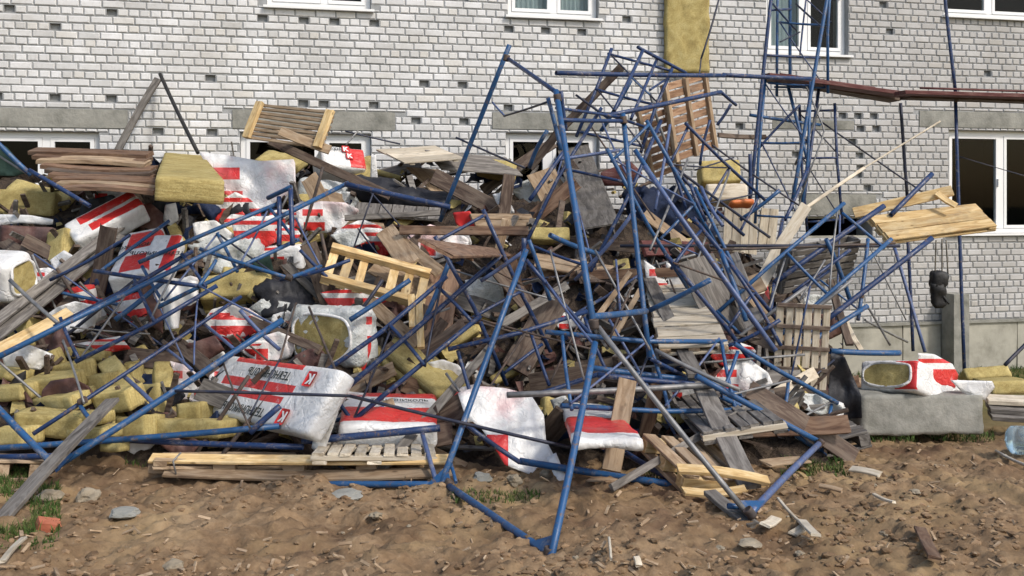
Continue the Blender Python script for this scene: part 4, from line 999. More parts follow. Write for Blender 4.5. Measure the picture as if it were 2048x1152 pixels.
for x in (322, 452, 590, 735, 870):
    b = board('pallet_block', .14, .1, .085, 'tan_wood', None, T3(*px(x, 931, 6.42)), 2); tag(b, {322: 'leftmost', 452: 'second', 590: 'middle', 735: 'fourth', 870: 'rightmost'}[x] + ' wooden block between the long front boards', 'block', 'blocks between the long front boards')
pallet('broken pallet lying on the earth at the front right, planks fanning towards the camera', [(1284, 868), (1450, 882), (1542, 968), (1376, 950)], 6.15, (.8, 1.15), 'y', 5, .35, 'deck', 'tan_wood', 'fresh_wood', beams=3, T=.08, pitch=-62, wz=.2)
plank('bright pale batten on the front edge of the broken front right pallet', (1355, 938, 5.85), (1536, 962, 5.9), .07, .03, 'fresh_wood', face=(0, -.5, 1))
plank('bright pale batten lying on the earth under the broken front right pallet', (1366, 982, 5.75), (1490, 978, 5.85), .06, .025, 'fresh_wood', face=(0, -.5, 1))
plank('grey board half sunk in the earth below the right frame corner', (1420, 985, 5.6), (1508, 1052, 5.15), .08, .03, 'grey_wood', face=(0, -.2, 1))
pallet('slatted grey pallet face sloping behind the diamond shaped frame', [(1335, 782), (1462, 768), (1575, 836), (1402, 868)], -.25, (.8, .75), 'y', 7, .2, 'deck', 'grey_wood', 'pale_board', T=.04, pitch=-45)
pallet('pinkish pallet leaning under the large grey plywood', [(1296, 575), (1396, 560), (1462, 690), (1314, 690)], -.12, (.52, .66), 'x', 7, .16, 'deck', 'pale_board', 'tan_wood', pitch=-12, T=.03)
pallet('upright slatted pallet at the right end of the heap', [(1566, 616), (1656, 600), (1662, 796), (1536, 776)], 7.9, (.55, .8), 'y', 6, .25, 'under', 'pale_board', 'dark_wood', beams=5, T=.02, pitch=-12, beamw=.035, wz=.15)
pallet('weathered pallet lying flat in the tangle of rods at right', [(1590, 505), (1720, 480), (1705, 560), (1560, 590)], 9.3, (1.1, .75), 'x', 6, .3, 'deck', 'grey_wood', pitch=-40)
pallet('greyish broken pallet low on the ground left of the concrete block', [(1560, 862), (1690, 836), (1735, 858), (1600, 898)], 7.7, (.8, .6), 'x', 5, .35, 'deck', 'grey_wood', pitch=-70, wz=.2)
pallet('corner of a low pallet at the bottom left edge', [(-60, 905), (92, 905), (90, 922), (-80, 922)], 6.7, (.9, .6), 'x', 5, .3, 'deck', 'tan_wood', pitch=-78, wz=.15)
# fresh boards on the right
pallet('bright new board panel balanced high on the blue tubes before the right window', [(1738, 428), (1950, 410), (1996, 448), (1778, 482)], 9.6, (1.15, .42), 'x', 3, .02, 'deck', 'fresh_wood', beams=2, T=.03, pitch=-48, group='bright new boards on the right', name='board_panel', wz=.2)
plank('long pale plank rising to the right above the bright board panel', (1708, 426, 9.9), (1904, 381, 9.7), .11, .03, 'fresh_wood', group='bright new boards on the right')
plank('short pale batten linking the rising plank with the bright board panel', (1872, 386, 9.7), (1912, 412, 9.6), .06, .03, 'fresh_wood', group='bright new boards on the right')
# stacked boards upper left
for i in range(9):
    y = 302 + i * 9; plank(['topmost', 'second', 'third', 'fourth', 'fifth', 'sixth', 'seventh', 'eighth', 'lowest'][i] + ' board of the brown stack under the left window',
        (66 + 8 * i, y, 10.3 - .10 * i), (300 + 3 * i - 5 * (i % 3), y + 8 + 2 * (i % 2), 10.3 - .10 * i), .22, .045, ['brown_wood', 'brown_wood', 'tan_wood', 'brown_wood', 'dark_wood'][i % 5], face=(0, -.25, 1), group='stack of brown boards under the left window')
# plywood and planks
panel('tall warped plywood sheet leaning behind the centre post', [(1120, 290), (1166, 286), (1244, 444), (1150, 462)], -.5, (.5, 1.25), .015, 'grey_wood', pitch=-8)
panel('brown plywood sheet leaning left of the tall warped one', [(1052, 352), (1108, 332), (1160, 430), (1110, 452)], -.45, (.42, .85), .015, 'tan_wood', pitch=-12)
panel('wide grey plywood sheet sliding down towards the front, cracked at its foot', [(1352, 530), (1430, 505), (1500, 668), (1440, 692)], -.85, (.6, 1.2), .015, 'grey_wood', pitch=-30)
panel('narrow grey plywood sheet right of the wide cracked one', [(1440, 515), (1474, 508), (1530, 640), (1490, 664)], -.8, (.25, 1.1), .015, 'grey_wood', pitch=-25)
panel('cream panel of upright boards standing in the heap right of the long diagonal tube', [(1448, 402), (1518, 410), (1512, 512), (1446, 500)], -.5, (.5, .72), .022, 'pale_board', 4, pitch=-8, name='board_panel')
panel('smaller cream board panel just right of the upright one', [(1520, 412), (1560, 422), (1546, 498), (1516, 500)], -.4, (.28, .6), .022, 'pale_board', 2, pitch=-8, name='board_panel')
panel('tan sheet of planks lying flat in the heap centre', [(935, 425), (1065, 432), (1075, 462), (960, 470)], -.45, (1.0, .4), .022, 'tan_wood', 3, pitch=-45, along='x', name='board_panel')
panel('dark brown board panel sagging below the long rusty board', [(820, 480), (1040, 492), (1045, 522), (905, 512)], -.4, (1.4, .3), .02, 'brown_wood', 2, pitch=-35, along='x', name='board_panel')
panel('grey weathered panel on the top of the heap under the centre lintel', [(850, 300), (1010, 316), (1050, 352), (880, 340)], -.5, (1.2, .45), .02, 'grey_wood', 4, pitch=-50, along='x', name='board_panel')
panel('pale grey sheet on the ridge right of the dangling film strip', [(760, 300), (860, 292), (940, 318), (800, 326)], -.5, (1.0, .4), .02, 'pale_board', 3, pitch=-55, along='x', name='board_panel')
panel('brownish grey sheet sloping under the ridge panels', [(810, 335), (880, 340), (930, 395), (872, 392)], -.45, (.6, .5), .02, 'tan_wood', 1, pitch=-40)
panel('row of short grey slats under the black tarpaulin', [(715, 405), (880, 418), (880, 440), (705, 428)], -.35, (1.1, .3), .02, 'grey_wood', 7, pitch=-45, name='board_panel')
panel('light plank field behind the ladder at the heap centre right', [(1065, 505), (1240, 535), (1225, 560), (1070, 535)], -.35, (1.0, .28), .02, 'tan_wood', 2, pitch=-45, along='x', name='board_panel')
for a, b, w_, m, lb in [
    ((1236, 430, -.95), (1392, 752, -1.1), .12, 'grey_wood', 'long grey beam crossing in front of the pinkish pallet, upper half'),
    ((1392, 745, -1.0), (1500, 975, 5.9), .14, 'grey_wood', 'long grey beam pointing at the broken front pallet, lower half'),
    ((1492, 818, -.75), (1222, 976, 5.9), .05, 'grey_wood', 'thin grey batten crossing the broken front pallet'),
    ((1255, 760, 6.8), (1222, 942, 6.4), .13, 'tan_wood', 'short tan plank sloping to the earth in front of the small red banded pack'),
    ((225, 800, -.95), (-60, 1110, 4.9), .10, 'grey_wood', 'heavy grey timber coming down into the grass at bottom left'),
    ((296, 412, -.4), (-50, 676, -.5), .11, 'grey_wood', 'long grey timber running down to the left under the tilted packs'),
    ((240, 470, -.35), (-30, 690, -.4), .12, 'grey_wood', 'second grey timber parallel to and below the long one at left'),
    ((140, 624, -.75), (-30, 712, -.8), .10, 'fresh_wood', 'bright pale batten at the left edge beside the long tube'),
    ((1056, 462, -.75), (800, 460, -.7), .09, 'brown_wood', 'long rusty brown board lying level right of the pale broken pallet'),
    ((880, 425, -.65), (690, 436, -.7), .06, 'grey_wood', 'thin grey board running right from the scarlet printed film'),
    ((985, 690, -.7), (740, 965, 6.3), .07, 'grey_wood', 'grey batten slanting down to the front pallet beside the yellow stack'),
    ((1115, 590, -.35), (1030, 740, -.3), .26, 'dark_wood', 'broad dark board leaning behind the tall front tube'),
    ((1135, 570, -.6), (1000, 650, -.6), .08, 'grey_wood', 'grey batten crossing above the broad dark board'),
    ((660, 300, 10.0), (560, 262, 10.1), .10, 'tan_wood', 'tan board poking out under the bright railed pallet'),
    ((780, 392, -.4), (540, 282, -.5), .10, 'dark_wood', 'dark board sloping from the bright railed pallet to the tarpaulin'),
    ((640, 290, -.6), (545, 258, -.9), .07, 'tan_wood', 'splintered tan slat below the bright railed pallet'),
    ((1245, 132, 10.3), (1118, 262, 10.3), .09, 'dark_wood', 'dark weathered board rising behind the top blue bars'),
    ((1118, 262, 10.3), (1060, 335, 10.4), .09, 'dark_wood', 'lower piece of the dark board in front of the centre window'),
    ((1728, 336, 10.8), (1606, 420, 10.2), .035, 'pale_board', 'thin pale stick slanting up across the lintel on the right'),
    ((1880, 243, 11.6), (1728, 336, 11.2), .02, 'pale_board', 'very thin pale stick end touching the wall by the right window'),
    ((1612, 412, 9.8), (1556, 500, 9.5), .12, 'pale_board', 'curved pale board standing left of the basement opening, upper part'),
    ((1558, 496, 9.4), (1506, 602, 9.2), .13, 'pale_board', 'curved pale board standing left of the basement opening, lower part'),
    ((1436, 270, 11.9), (1532, 274, 12.2), .06, 'dark_wood', 'short dark board stuck level to the wall beside the brown pallets'),
    ((1260, 545, -.6), (1190, 640, -.7), .05, 'tan_wood', 'thin tan batten slanting right of the tall centre post'),
    ((1280, 580, -.55), (1225, 680, -.55), .05, 'tan_wood', 'thin tan batten parallel to the one by the centre post'),
    ((1550, 790, 7.6), (1630, 745, 7.9), .10, 'pale_board', 'pale splintered board at the foot of the upright slatted pallet'),
    ((1440, 690, -.4), (1310, 680, -.4), .10, 'tan_wood', 'tan board under the pinkish pallet edge'),
    ((470, 780, -.2), (360, 690, -.2), .12, 'dark_wood', 'dark board half buried behind the big white pack'),
    ((1640, 700, 8.4), (1500, 700, -.2), .12, 'dark_wood', 'dark board level behind the upright slatted pallet'),
    ((1700, 690, 8.6), (1660, 560, 9.0), .07, 'dark_wood', 'dark upright board between the slatted pallet and the plinth'),
    ((1690, 640, 9.4), (1722, 700, 9.3), .05, 'pale_board', 'short whitish stake beside the plinth at right'),
    ((500, 640, -.3), (640, 700, -.3), .08, 'dark_wood', 'dark slat above the big white pack'),
    ((0, 420 + 60, -.2), (130, 560, -.2), .12, 'dark_wood', 'dark board under the grimy film at the left edge'),
]: plank(lb, a, b, w_, .03, m)
# ------------------------------------------------------------------ scaffolding
B, NV, LI, GA, RU, DK = 'blue_paint', 'navy_paint', 'lilac_paint', 'galvanised', 'rusty_steel', 'dark_steel'
FR = 'bent blue scaffold frames'
t = frame('nearest blue frame with its long leg and foot reaching the bottom edge of the picture', [
    ('post', (872, 998, 6.05), (1052, 500, 7.1), R1, B), ('post', (1092, 1160, 4.5), (1190, 686, 5.6), R1 * .92, B), ('crossbar', (572, 968, 6.35), (893, 969, 6.12), R1, B),
    ('crossbar', (893, 969, 6.08), (1097, 1108, 4.66), R1, B), ('brace', (845, 868, 6.5), (872, 962, 6.15), R2, LI), ('brace', (898, 915, 6.25), (912, 965, 6.05), R2 * .7, B)],
    joints=((896, 968, 6.05, 8, -14), (1098, 1106, 4.62, 4, -20)))
gusset(t, (893, 932, 6.16), (905, 972, 6.05), (855, 969, 6.12)); gusset(t, (1108, 1070, 4.70), (1098, 1112, 4.62), (1060, 1085, 4.80))
t = frame('tall blue frame standing in the centre with two upright legs and a short rung', [
    ('post', (1112, 182, 6.9), (1187, 650, 5.72), R1, B), ('post', (1246, 228, 7.5), (1299, 716, 7.0), R1 * .95, B), ('crossbar', (1118, 240, 6.85), (1246, 242, 7.45), R2, NV), ('crossbar', (1112, 216, 6.95), (1240, 234, 7.5), R3 * 1.3, NV),
    ('crossbar', (1178, 634, 5.8), (1292, 622, 7.0), R1 * 1.05, B), ('brace', (1299, 716, 7.0), (1402, 768, 7.35), R2, NV), ('post', (1096, 196, 6.95), (1122, 300, 6.9), R2, B), ('brace', (1122, 182, 6.9), (1132, 262, 6.95), R2, NV)],
    joints=((1115, 196, 6.85, 3, 18), (1247, 240, 7.45, 2, 16), (1188, 648, 5.68, 2, 16)))
t = frame('leaning blue frame end with its peak against the wall left of the centre', [
    ('post', (880, 442, 9.2), (1019, 90, 8.6), R1 * 1.05, B), ('crossbar', (1014, 116, 8.55), (1120, 190, 7.2), R2 * 1.15, NV), ('brace', (985, 205, 8.7), (1010, 232, 8.4), R3, LI), ('brace', (1008, 232, 8.4), (1100, 202, 7.3), R3, DK)],
    joints=((1013, 116, 8.52, 4, -14),))
t = frame('diamond shaped blue frame corner resting on the earth at the right', [
    ('post', (1196, 654, 5.7), (1500, 1034, 5.22), R2 * 1.05, GA), ('post', (1498, 1030, 5.2), (1642, 884, 6.9), R1, LI), ('crossbar', (1642, 886, 6.9), (1392, 752, 6.75), R1, B), ('crossbar', (1455, 1012, 5.3), (1512, 1016, 5.3), R2, B)],
    joints=((1640, 886, 6.85, -10, 12), (1500, 1026, 5.18, -8, -10)))
gusset(t, (1478, 1002, 5.3), (1504, 1034, 5.18), (1530, 1002, 5.4))
t = frame('ladder like blue frame lying across the yellow slab heap at the bottom left', [
    ('post', (96, 944, 6.2), (565, 640, 7.1), R1 * 1.08, B), ('post', (66, 868, 6.75), (482, 593, 7.9), R2, NV), ('crossbar', (-20, 800, 6.5), (116, 938, 6.2), R1 * 1.05, B), ('rung', (245, 750, 7.3), (306, 806, 6.7), R2, LI), ('rung', (330, 696, 7.5), (384, 740, 6.9), R3 * 1.3, LI),
    ('rung', (408, 648, 7.7), (468, 698, 7.0), R2 * .8, LI), ('rung', (158, 806, 7.0), (180, 838, 6.7), R2, B)], joints=((106, 934, 6.15, 12, -8), (165, 802, 6.95, 10, -6)))
gusset(t, (95, 915, 6.2), (112, 945, 6.12), (150, 905, 6.25))
t = frame('long blue frame slanting from the left edge up over the printed packs', [
    ('post', (-20, 722, 6.6), (696, 366, 9.0), R1 * .98, B), ('post', (203, 541, 8.1), (338, 442, 8.7), R2, B), ('crossbar', (189, 542, 8.0), (396, 572, 7.7), R2 * 1.1, NV), ('crossbar', (396, 574, 7.7), (432, 520, 7.9), R2, B),
    ('crossbar', (400, 498, 8.2), (577, 556, 8.0), R2 * 1.05, B), ('crossbar', (577, 556, 8.0), (642, 532, 8.4), R2 * 1.05, B), ('brace', (640, 531, 8.4), (592, 436, 8.9), R3, LI)], joints=((578, 555, 7.95, 8, 3),))
t = frame('U shaped dark blue frame end standing above the scarlet film on the left', [
    ('post', (558, 394, 8.5), (558, 492, 8.3), R1, NV), ('post', (581, 378, 8.4), (585, 490, 8.2), R1, NV), ('crossbar', (536, 396, 8.6), (582, 374, 8.4), R1, B)])
t = frame('blue frame with a ladder of short bars tilted high over the centre against the wall', [
    ('post', (1275, 94, 9.6), (1372, 146, 10.0), R2 * 1.1, NV), ('crossbar', (1286, 100, 9.6), (1228, 222, 8.6), R2 * 1.1, NV), ('crossbar', (1314, 118, 9.8), (1262, 238, 9.0), R2, NV), ('post', (1212, 232, 8.4), (1442, 184, 9.4), R1, NV),
    ('crossbar', (1442, 184, 9.4), (1472, 210, 9.7), R2, NV), ('crossbar', (1462, 208, 9.7), (1434, 250, 9.8), R2, LI), ('brace', (1258, 150, 9.5), (1300, 190, 9.4), R3, B), ('brace', (1330, 160, 9.8), (1300, 180, 9.4), R3 * 1.3, NV)])
t = frame('wide low blue frame of two long bars across the heap foot right of centre', [
    ('post', (1178, 735, 7.0), (1405, 762, 7.2), R1, B), ('post', (1195, 750, 6.9), (1440, 772, 7.0), R2 * 1.3, NV), ('crossbar', (1402, 762, 7.2), (1480, 790, 7.4), R2 * 1.2, B), ('brace', (1480, 790, 7.4), (1520, 820, 7.4), R3, LI)])
t = frame('dark blue double frame jutting up to the right over the slatted pallet', [
    ('post', (1864, 476, 8.6), (1637, 652, 8.3), R1 * 1.15, NV), ('post', (1640, 650, 8.3), (1490, 738, 8.1), R1 * 1.3, NV), ('post', (1735, 612, 8.5), (1560, 722, 8.2), R1, B), ('crossbar', (1736, 478, 8.9), (1716, 640, 8.5), R2 * 1.1, B), ('brace', (1640, 560, 8.6), (1716, 618, 8.5), R3, B), ('brace', (1600, 600, 8.5), (1650, 520, 8.7), R3, GA)],
    joints=((1722, 590, 8.45, 2, -14),))
t = frame('dark blue frame tilted to the right below the bright new boards', [
    ('post', (1768, 412, 9.3), (1548, 566, 8.9), R1 * 1.25, NV), ('post', (1660, 540, 8.9), (1545, 620, 8.7), R2, NV), ('crossbar', (1548, 566, 8.9), (1540, 650, 8.6), R2, NV), ('brace', (1680, 430, 9.3), (1672, 640, 8.9), R3, LI)])
# standing scaffold at the right
zs = 12.2
t = frame('upright scaffold bay still standing against the wall at the right of centre', [
    ('post', (1545, -30, 12.0), (1501, 392, 11.7), R1 * 1.1, NV), ('post', (1580, -30, 12.4), (1580, 172, 12.4), R1, B), ('post', (1664, -60, 12.1), (1582, 420, 11.4), R1 * 1.1, B), ('post', (1576, 172, 12.3), (1618, 330, 11.8), R1, B), ('post', (1640, 160, 12.4), (1605, 420, 11.8), R1, NV),
    ('post', (1618, 330, 11.8), (1570, 440, 11.2), R1, NV), ('crossbar', (1540, 20, 12.0), (1582, 18, 12.4), R2, NV), ('brace', (1546, 8, 12.0), (1592, 60, 12.4), R3 * 1.4, NV), ('brace', (1592, 8, 12.4), (1650, 60, 12.1), R3 * 1.4, DK), ('crossbar', (1528, 110, 12.0), (1640, 116, 12.3), R2, NV),
    ('brace', (1612, 0, 12.3), (1600, 110, 12.3), R3 * 1.3, LI), ('brace', (1560, 84, 12.0), (1600, 64, 12.3), R3, DK)], group='standing scaffold bays at the right')
t = frame('right hand standing scaffold bay with slim posts before the right window', [
    ('post', (1886, -40, 12.4), (1911, 184, 12.3), R1, NV), ('post', (1911, 200, 12.3), (1929, 748, 11.9), R1, NV), ('post', (1801, 206, 12.6), (1815, 400, 12.6), R1, DK), ('post', (1815, 470, 12.6), (1826, 702, 12.6), R1, NV), ('post', (1788, 492, 12.2), (1850, 704, 11.6), R1, LI),
    ('brace', (1640, 242, 12.4), (1856, 392, 12.5), R3 * 1.3, DK), ('brace', (1740, 495, 12.3), (1812, 640, 12.2), R3, GA)], joints=((1912, 200, 12.25, 1, 12),), group='standing scaffold bays at the right')
dk = thing('scaffold_deck', 'maroon edged scaffold walkway seen from below along the wall at the upper right', 'walkway', T3(*px(1620, 170, 12.2)))
for i, (a, b) in enumerate([((1530, 152), (1808, 190)), ((1536, 158), (1790, 200)), ((1800, 186), (2150, 196)), ((1810, 194), (2150, 206))]):
    A, C_ = px(*a, 12.0 + .25 * (i % 2)), px(*b, 12.3 + .3 * (i % 2)); X = (C_ - A).normalized(); Y = Vector((0, 0, 1)).cross(X).normalized(); Z_ = X.cross(Y)
    M = Matrix((X, Y, Z_)).transposed().to_4x4(); M.translation = (A + C_) / 2
    board('plank', (C_ - A).length, .26, .05, 'maroon_paint' if i % 2 == 0 else 'dark_wood', dk, LOCAL[dk.name].inverted() @ M)
for a, b in (((1560, 148), (1750, 176)), ((1840, 176), (2150, 186))): tube('edge_rail', [px(*a, 12.0), px(*b, 12.2)], .014, 'maroon_paint', dk)
# single tubes and rods
LOOSE = [
    ((1112, 146, 9.0), (1450, 151, 10.2), R1 * 1.1, NV, 'long dark blue bar running level across the top of the wreck, left part'),
    ((1446, 150, 10.2), (1622, 158, 10.9), R1 * 1.15, NV, 'long dark blue bar running level to the walkway, right part'),
    ((1288, 332, 7.9), (1552, 702, 7.3), R1 * .9, LI, 'long lilac blue tube running diagonally down right from the centre'),
    ((1270, 300, 8.3), (1420, 520, 8.0), R1, B, 'blue tube just above and parallel to the long lilac diagonal'),
    ((1420, 520, 8.0), (1520, 660, 7.8), R1, NV, 'dark blue tube continuing the diagonal towards the plywood'),
    ((1040, 922, 6.5), (1366, 972, 6.1), R1 * 1.1, B, 'thick blue tube lying low behind the nearest frame leg'),
    ((1360, 968, 6.2), (1250, 905, 6.8), R1, NV, 'dark blue tube meeting the thick low tube under the tan plank'),
    ((1014, 790, 6.6), (1452, 768, 6.9), R1, GA, 'pale grey steel tube lying level at the heap foot right of the torn sheet'),
    ((350, 782, 6.5), (700, 792, 6.4), R3 * 1.2, DK, 'thin dark rod crossing the face of the big white pack'),
    ((700, 792, 6.4), (1140, 895, 6.2), R3 * 1.3, DK, 'thin dark rod running on right from the big white pack to the tall leg'),
    ((930, 848, 6.35), (1040, 925, 6.3), R2, NV, 'short dark blue tube crossing the lower part of the torn sheet'),
    ((686, 782, 6.8), (1000, 512, 7.8), R1 * .95, NV, 'dark blue tube slanting up right from the big white pack to the centre'),
    ((604, 882, 6.7), (880, 856, 6.75), R1 * 1.2, NV, 'thick dark blue tube level above the slatted front pallet'),
    ((640, 900, 6.7), (720, 965, 6.4), R3, DK, 'thin dark rod slanting before the slatted front pallet'),
    ((-30, 898, 6.75), (560, 852, 6.7), R1, B, 'blue bottom tube curving low along the front at left'),
    ((216, 878, 6.85), (606, 894, 6.6), R2 * 1.3, NV, 'dark blue tube behind the curved bottom tube at left'),
    ((-30, 915, 6.6), (120, 912, 6.5), R1, NV, 'dark blue tube stub entering low at the left edge'),
    ((500, 866, 6.65), (560, 812, 6.7), R1, NV, 'short dark blue tube bent up at the corner of the big white pack'),
    ((445, 722, 6.9), (500, 856, 6.5), R3 * .8, RU, 'thin rusty rod down the left side of the big white pack'),
    ((592, 606, 7.6), (560, 720, 7.0), R3 * .9, RU, 'thin rusty rod before the torn upright pack, leaning left'),
    ((560, 718, 6.9), (500, 830, 6.6), R3 * .8, DK, 'thin dark rod over the lettering of the big white pack'),
    ((618, 614, 7.6), (684, 770, 6.9), R3 * 1.1, RU, 'rusty rod before the torn upright pack, leaning right'),
    ((396, 570, 7.6), (560, 655, 7.3), R3 * .9, LI, 'thin lilac rod running down right under the yellow jutting slab'),
    ((126, 680, 7.4), (168, 806, 6.9), R3, GA, 'thin grey rod standing in the lower slab heap'),
    ((140, 654, 7.6), (300, 668, 7.9), R3 * .8, GA, 'thin grey rod level under the navy tarpaulin'),
    ((395, 600, 7.7), (388, 730, 7.2), R3 * .8, LI, 'thin upright rod crossing the ladder rail'),
    ((440, 470, 8.5), (545, 545, 8.1), R3, DK, 'thin dark rod over the clear plastic bundle'),
    ((320, 148, 11.85), (396, 306, 11.0), R1 * 1.05, 'black_rubber', 'black rod leaning alone against the wall above the overhanging yellow stack'),
    ((-20, 270, 9.3), (62, 350, 9.4), R1 * 1.15, B, 'thick blue tube dropping in from the left edge before the window'),
    ((58, 340, 9.3), (180, 412, 9.2), R1, NV, 'dark blue tube going down right behind the bright red long pack'),
    ((-20, 300, 9.4), (52, 346, 9.4), R3 * 1.2, GA, 'thin grey bar beside the thick blue tube at the left edge'),
    ((690, 368, 8.9), (900, 414, 8.8), R1 * 1.2, NV, 'thick dark blue tube on the edge of the black tarpaulin'),
    ((690, 262, 10.4), (800, 288, 10.6), R3, DK, 'thin dark rod below the lintel over the dark window'),
    ((716, 262, 10.3), (692, 290, 10.2), R3, GA, 'short grey rod before the dark window opening'),
    ((912, 275, 9.7), (1050, 336, 9.5), R3 * 1.2, DK, 'thin dark rod crossing behind the leaning blue tube'),
    ((1152, 190, 9.4), (1218, 238, 9.2), R3 * 1.3, DK, 'thin dark rod between the two centre posts at the top'),
    ((1242, 640, 6.9), (1232, 520, 7.3), R3, LI, 'thin upright lilac rod between the two centre posts'),
    ((1130, 300, 8.4), (1060, 400, 8.2), R1 * .9, NV, 'dark blue tube crossing behind the top of the centre post'),
    ((1058, 480, 7.3), (1100, 600, 7.4), R2, B, 'short blue tube in the tangle left of the centre post'),
    ((1048, 476, 7.4), (1048, 540, 7.4), R2 * 1.2, NV, 'dark blue tube stub at the head of the nearest frame leg'),
    ((1090, 560, 7.2), (1188, 690, 6.3), R3, LI, 'thin lilac rod running down to the centre joint'),
    ((1100, 500, 7.3), (1168, 760, 6.8), R3, GA, 'thin grey rod leaning past the centre joint'),
    ((920, 628, 7.4), (1190, 700, 7.0), R3 * .9, RU, 'thin rusty rod crossing behind the nearest frame leg'),
    ((905, 540, 7.9), (1110, 600, 7.7), R3 * .9, GA, 'thin grey rod above the rusty one behind the nearest leg'),
    ((1190, 500, 7.3), (1300, 700, 6.9), R3, GA, 'thin grey rod between the two centre legs'),
    ((1215, 690, 6.8), (1270, 560, 7.0), R3, RU, 'thin rusty rod leaning across the grey one between the centre legs'),
    ((1440, -10, 12.0), (1402, 118, 11.8), R3 * 1.4, DK, 'thin dark rod beside the yellow strip at the top edge'),
    ((1402, 118, 11.6), (1398, 150, 11.4), R3, DK, 'short dark rod end at the top of the brown pallet'),
    ((1424, 290, 10.9), (1500, 345, 11.0), R3 * 1.3, DK, 'thin dark bar running right from the brown pallet'),
    ((1500, 345, 11.0), (1600, 412, 11.0), R3 * 1.3, DK, 'thin dark bar running on towards the basement lintel'),
    ((1500, 308, 10.8), (1500, 398, 10.8), R1, NV, 'short dark blue upright above the cream panel'),
    ((1330, 320, 10.1), (1540, 475, 9.4), R3 * 1.6, DK, 'dark rod slanting in front of the cream panel'),
    ((1390, 340, 10.6), (1468, 315, 10.8), R3, DK, 'thin dark rod under the brown pallet foot'),
    ((1240, 492, -.75), (1800, 492, 9.0), R2, DK, 'long dark level rod across the right half of the wreck'),
    ((1420, 500, 8.7), (1790, 486, 8.9), R3 * 1.3, RU, 'rusty rod just above the long level rod'),
    ((1864, 348, 9.9), (1782, 430, 9.6), R1 * 1.2, NV, 'thick dark tube end sticking up over the bright board panel'),
    ((1700, 500, 8.8), (1586, 585, 8.6), R2, NV, 'dark blue tube in the tangle above the slatted pallet'),
    ((1565, 440, 11.0), (1540, 560, 9.6), R1, NV, 'dark upright tube foot between the cream panel and the curved board'),
    ((1735, 612, 9.0), (1780, 690, 9.4), R3 * 1.3, GA, 'thin grey rod slanting to the plinth'),
    ((1730, 640, 9.2), (1815, 684, 10.2), R3 * 1.3, GA, 'thin grey rod running right along the plinth'),
    ((1660, 702, 8.4), (1800, 706, 8.6), R1 * 1.2, B, 'thick blue tube ending above the open ended pack'),
    ((2060, 680, 9.9), (2010, 730, 9.8), R2 * 1.2, DK, 'short dark rod leaning at the right edge over the grass'),
    ((1560, 812, 7.7), (1668, 720, 8.0), R3, DK, 'thin dark rod at the foot of the slatted pallet'),
    ((1460, 340, 9.9), (1380, 560, 8.7), R3 * 1.2, GA, 'thin grey rod leaning over the dark hollow at right'),
    ((1375, 320, 9.8), (1300, 500, 8.6), R3 * 1.3, GA, 'pale thin bar rising towards the hanging pallets'),
    ((1340, 250, 9.9), (1310, 420, 9.2), R2, LI, 'lilac tube in front of the second brown pallet'),
    ((1390, 375, 9.3), (1500, 600, 8.6), R2, B, 'blue tube behind the long lilac diagonal near the cream panel'),
    ((1180, 250, 9.8), (1310, 440, 9.0), R3, RU, 'thin rusty rod between the plywood and the brown pallets'),
    ((1300, 700, 7.1), (1215, 940, 6.5), R3, DK, 'thin dark rod behind the sloping tan plank'),
    ((1340, 560, -.6), (1420, 760, -.6), R3, RU, 'thin rusty rod in front of the pinkish pallet'),
]
for a, b, r, m, lb in LOOSE: pole(lb, a, b, r, m)
pole('thin wire strung across the right window', (1915, 312, 12.6), (2120, 372, 12.6), .006, DK, 'wire', 'wire', None)
pole('thin tube drooping from the walkway in a bend before the standing bay', (1612, 172, 12.0), (1598, 402, 11.6), R3 * 1.2, GA, mid=[(1650, 262, 11.9)])
pole('bent tie wire drooping over the long front board', (362, 905, 6.35), (352, 948, 6.3), .006, GA, 'wire', 'wire', None, mid=[(346, 922, 6.3)])
MARK = [((540, 785), 'the big white pack'), ((380, 350), 'the overhanging yellow stack'), ((750, 560), 'the pale broken pallet'), ((1000, 850), 'the torn white sheet'), ((575, 430), 'the U shaped frame'), ((200, 430), 'the bright red long pack'),
        ((350, 610), 'the bunched white cloth'), ((230, 780), 'the lower slab heap'), ((650, 680), 'the torn upright pack'), ((1150, 400), 'the tall warped plywood'), ((1350, 250), 'the hanging brown pallets'), ((1480, 460), 'the cream panel'),
        ((1400, 600), 'the wide grey plywood'), ((1600, 700), 'the upright slatted pallet'), ((1450, 820), 'the sloping grey pallet'), ((840, 730), 'the diagonal yellow stack'), ((1000, 450), 'the tan plank sheet'), ((860, 350), 'the ridge panels'),
        ((1200, 840), 'the small red banded pack'), ((1080, 650), 'the broad dark board'), ((1420, 920), 'the broken front pallet'), ((1640, 540), 'the rod tangle'), ((790, 400), 'the black tarpaulin'), ((450, 570), 'the jutting yellow slab'), ((1240, 640), 'the short blue rung')]
USED = set()
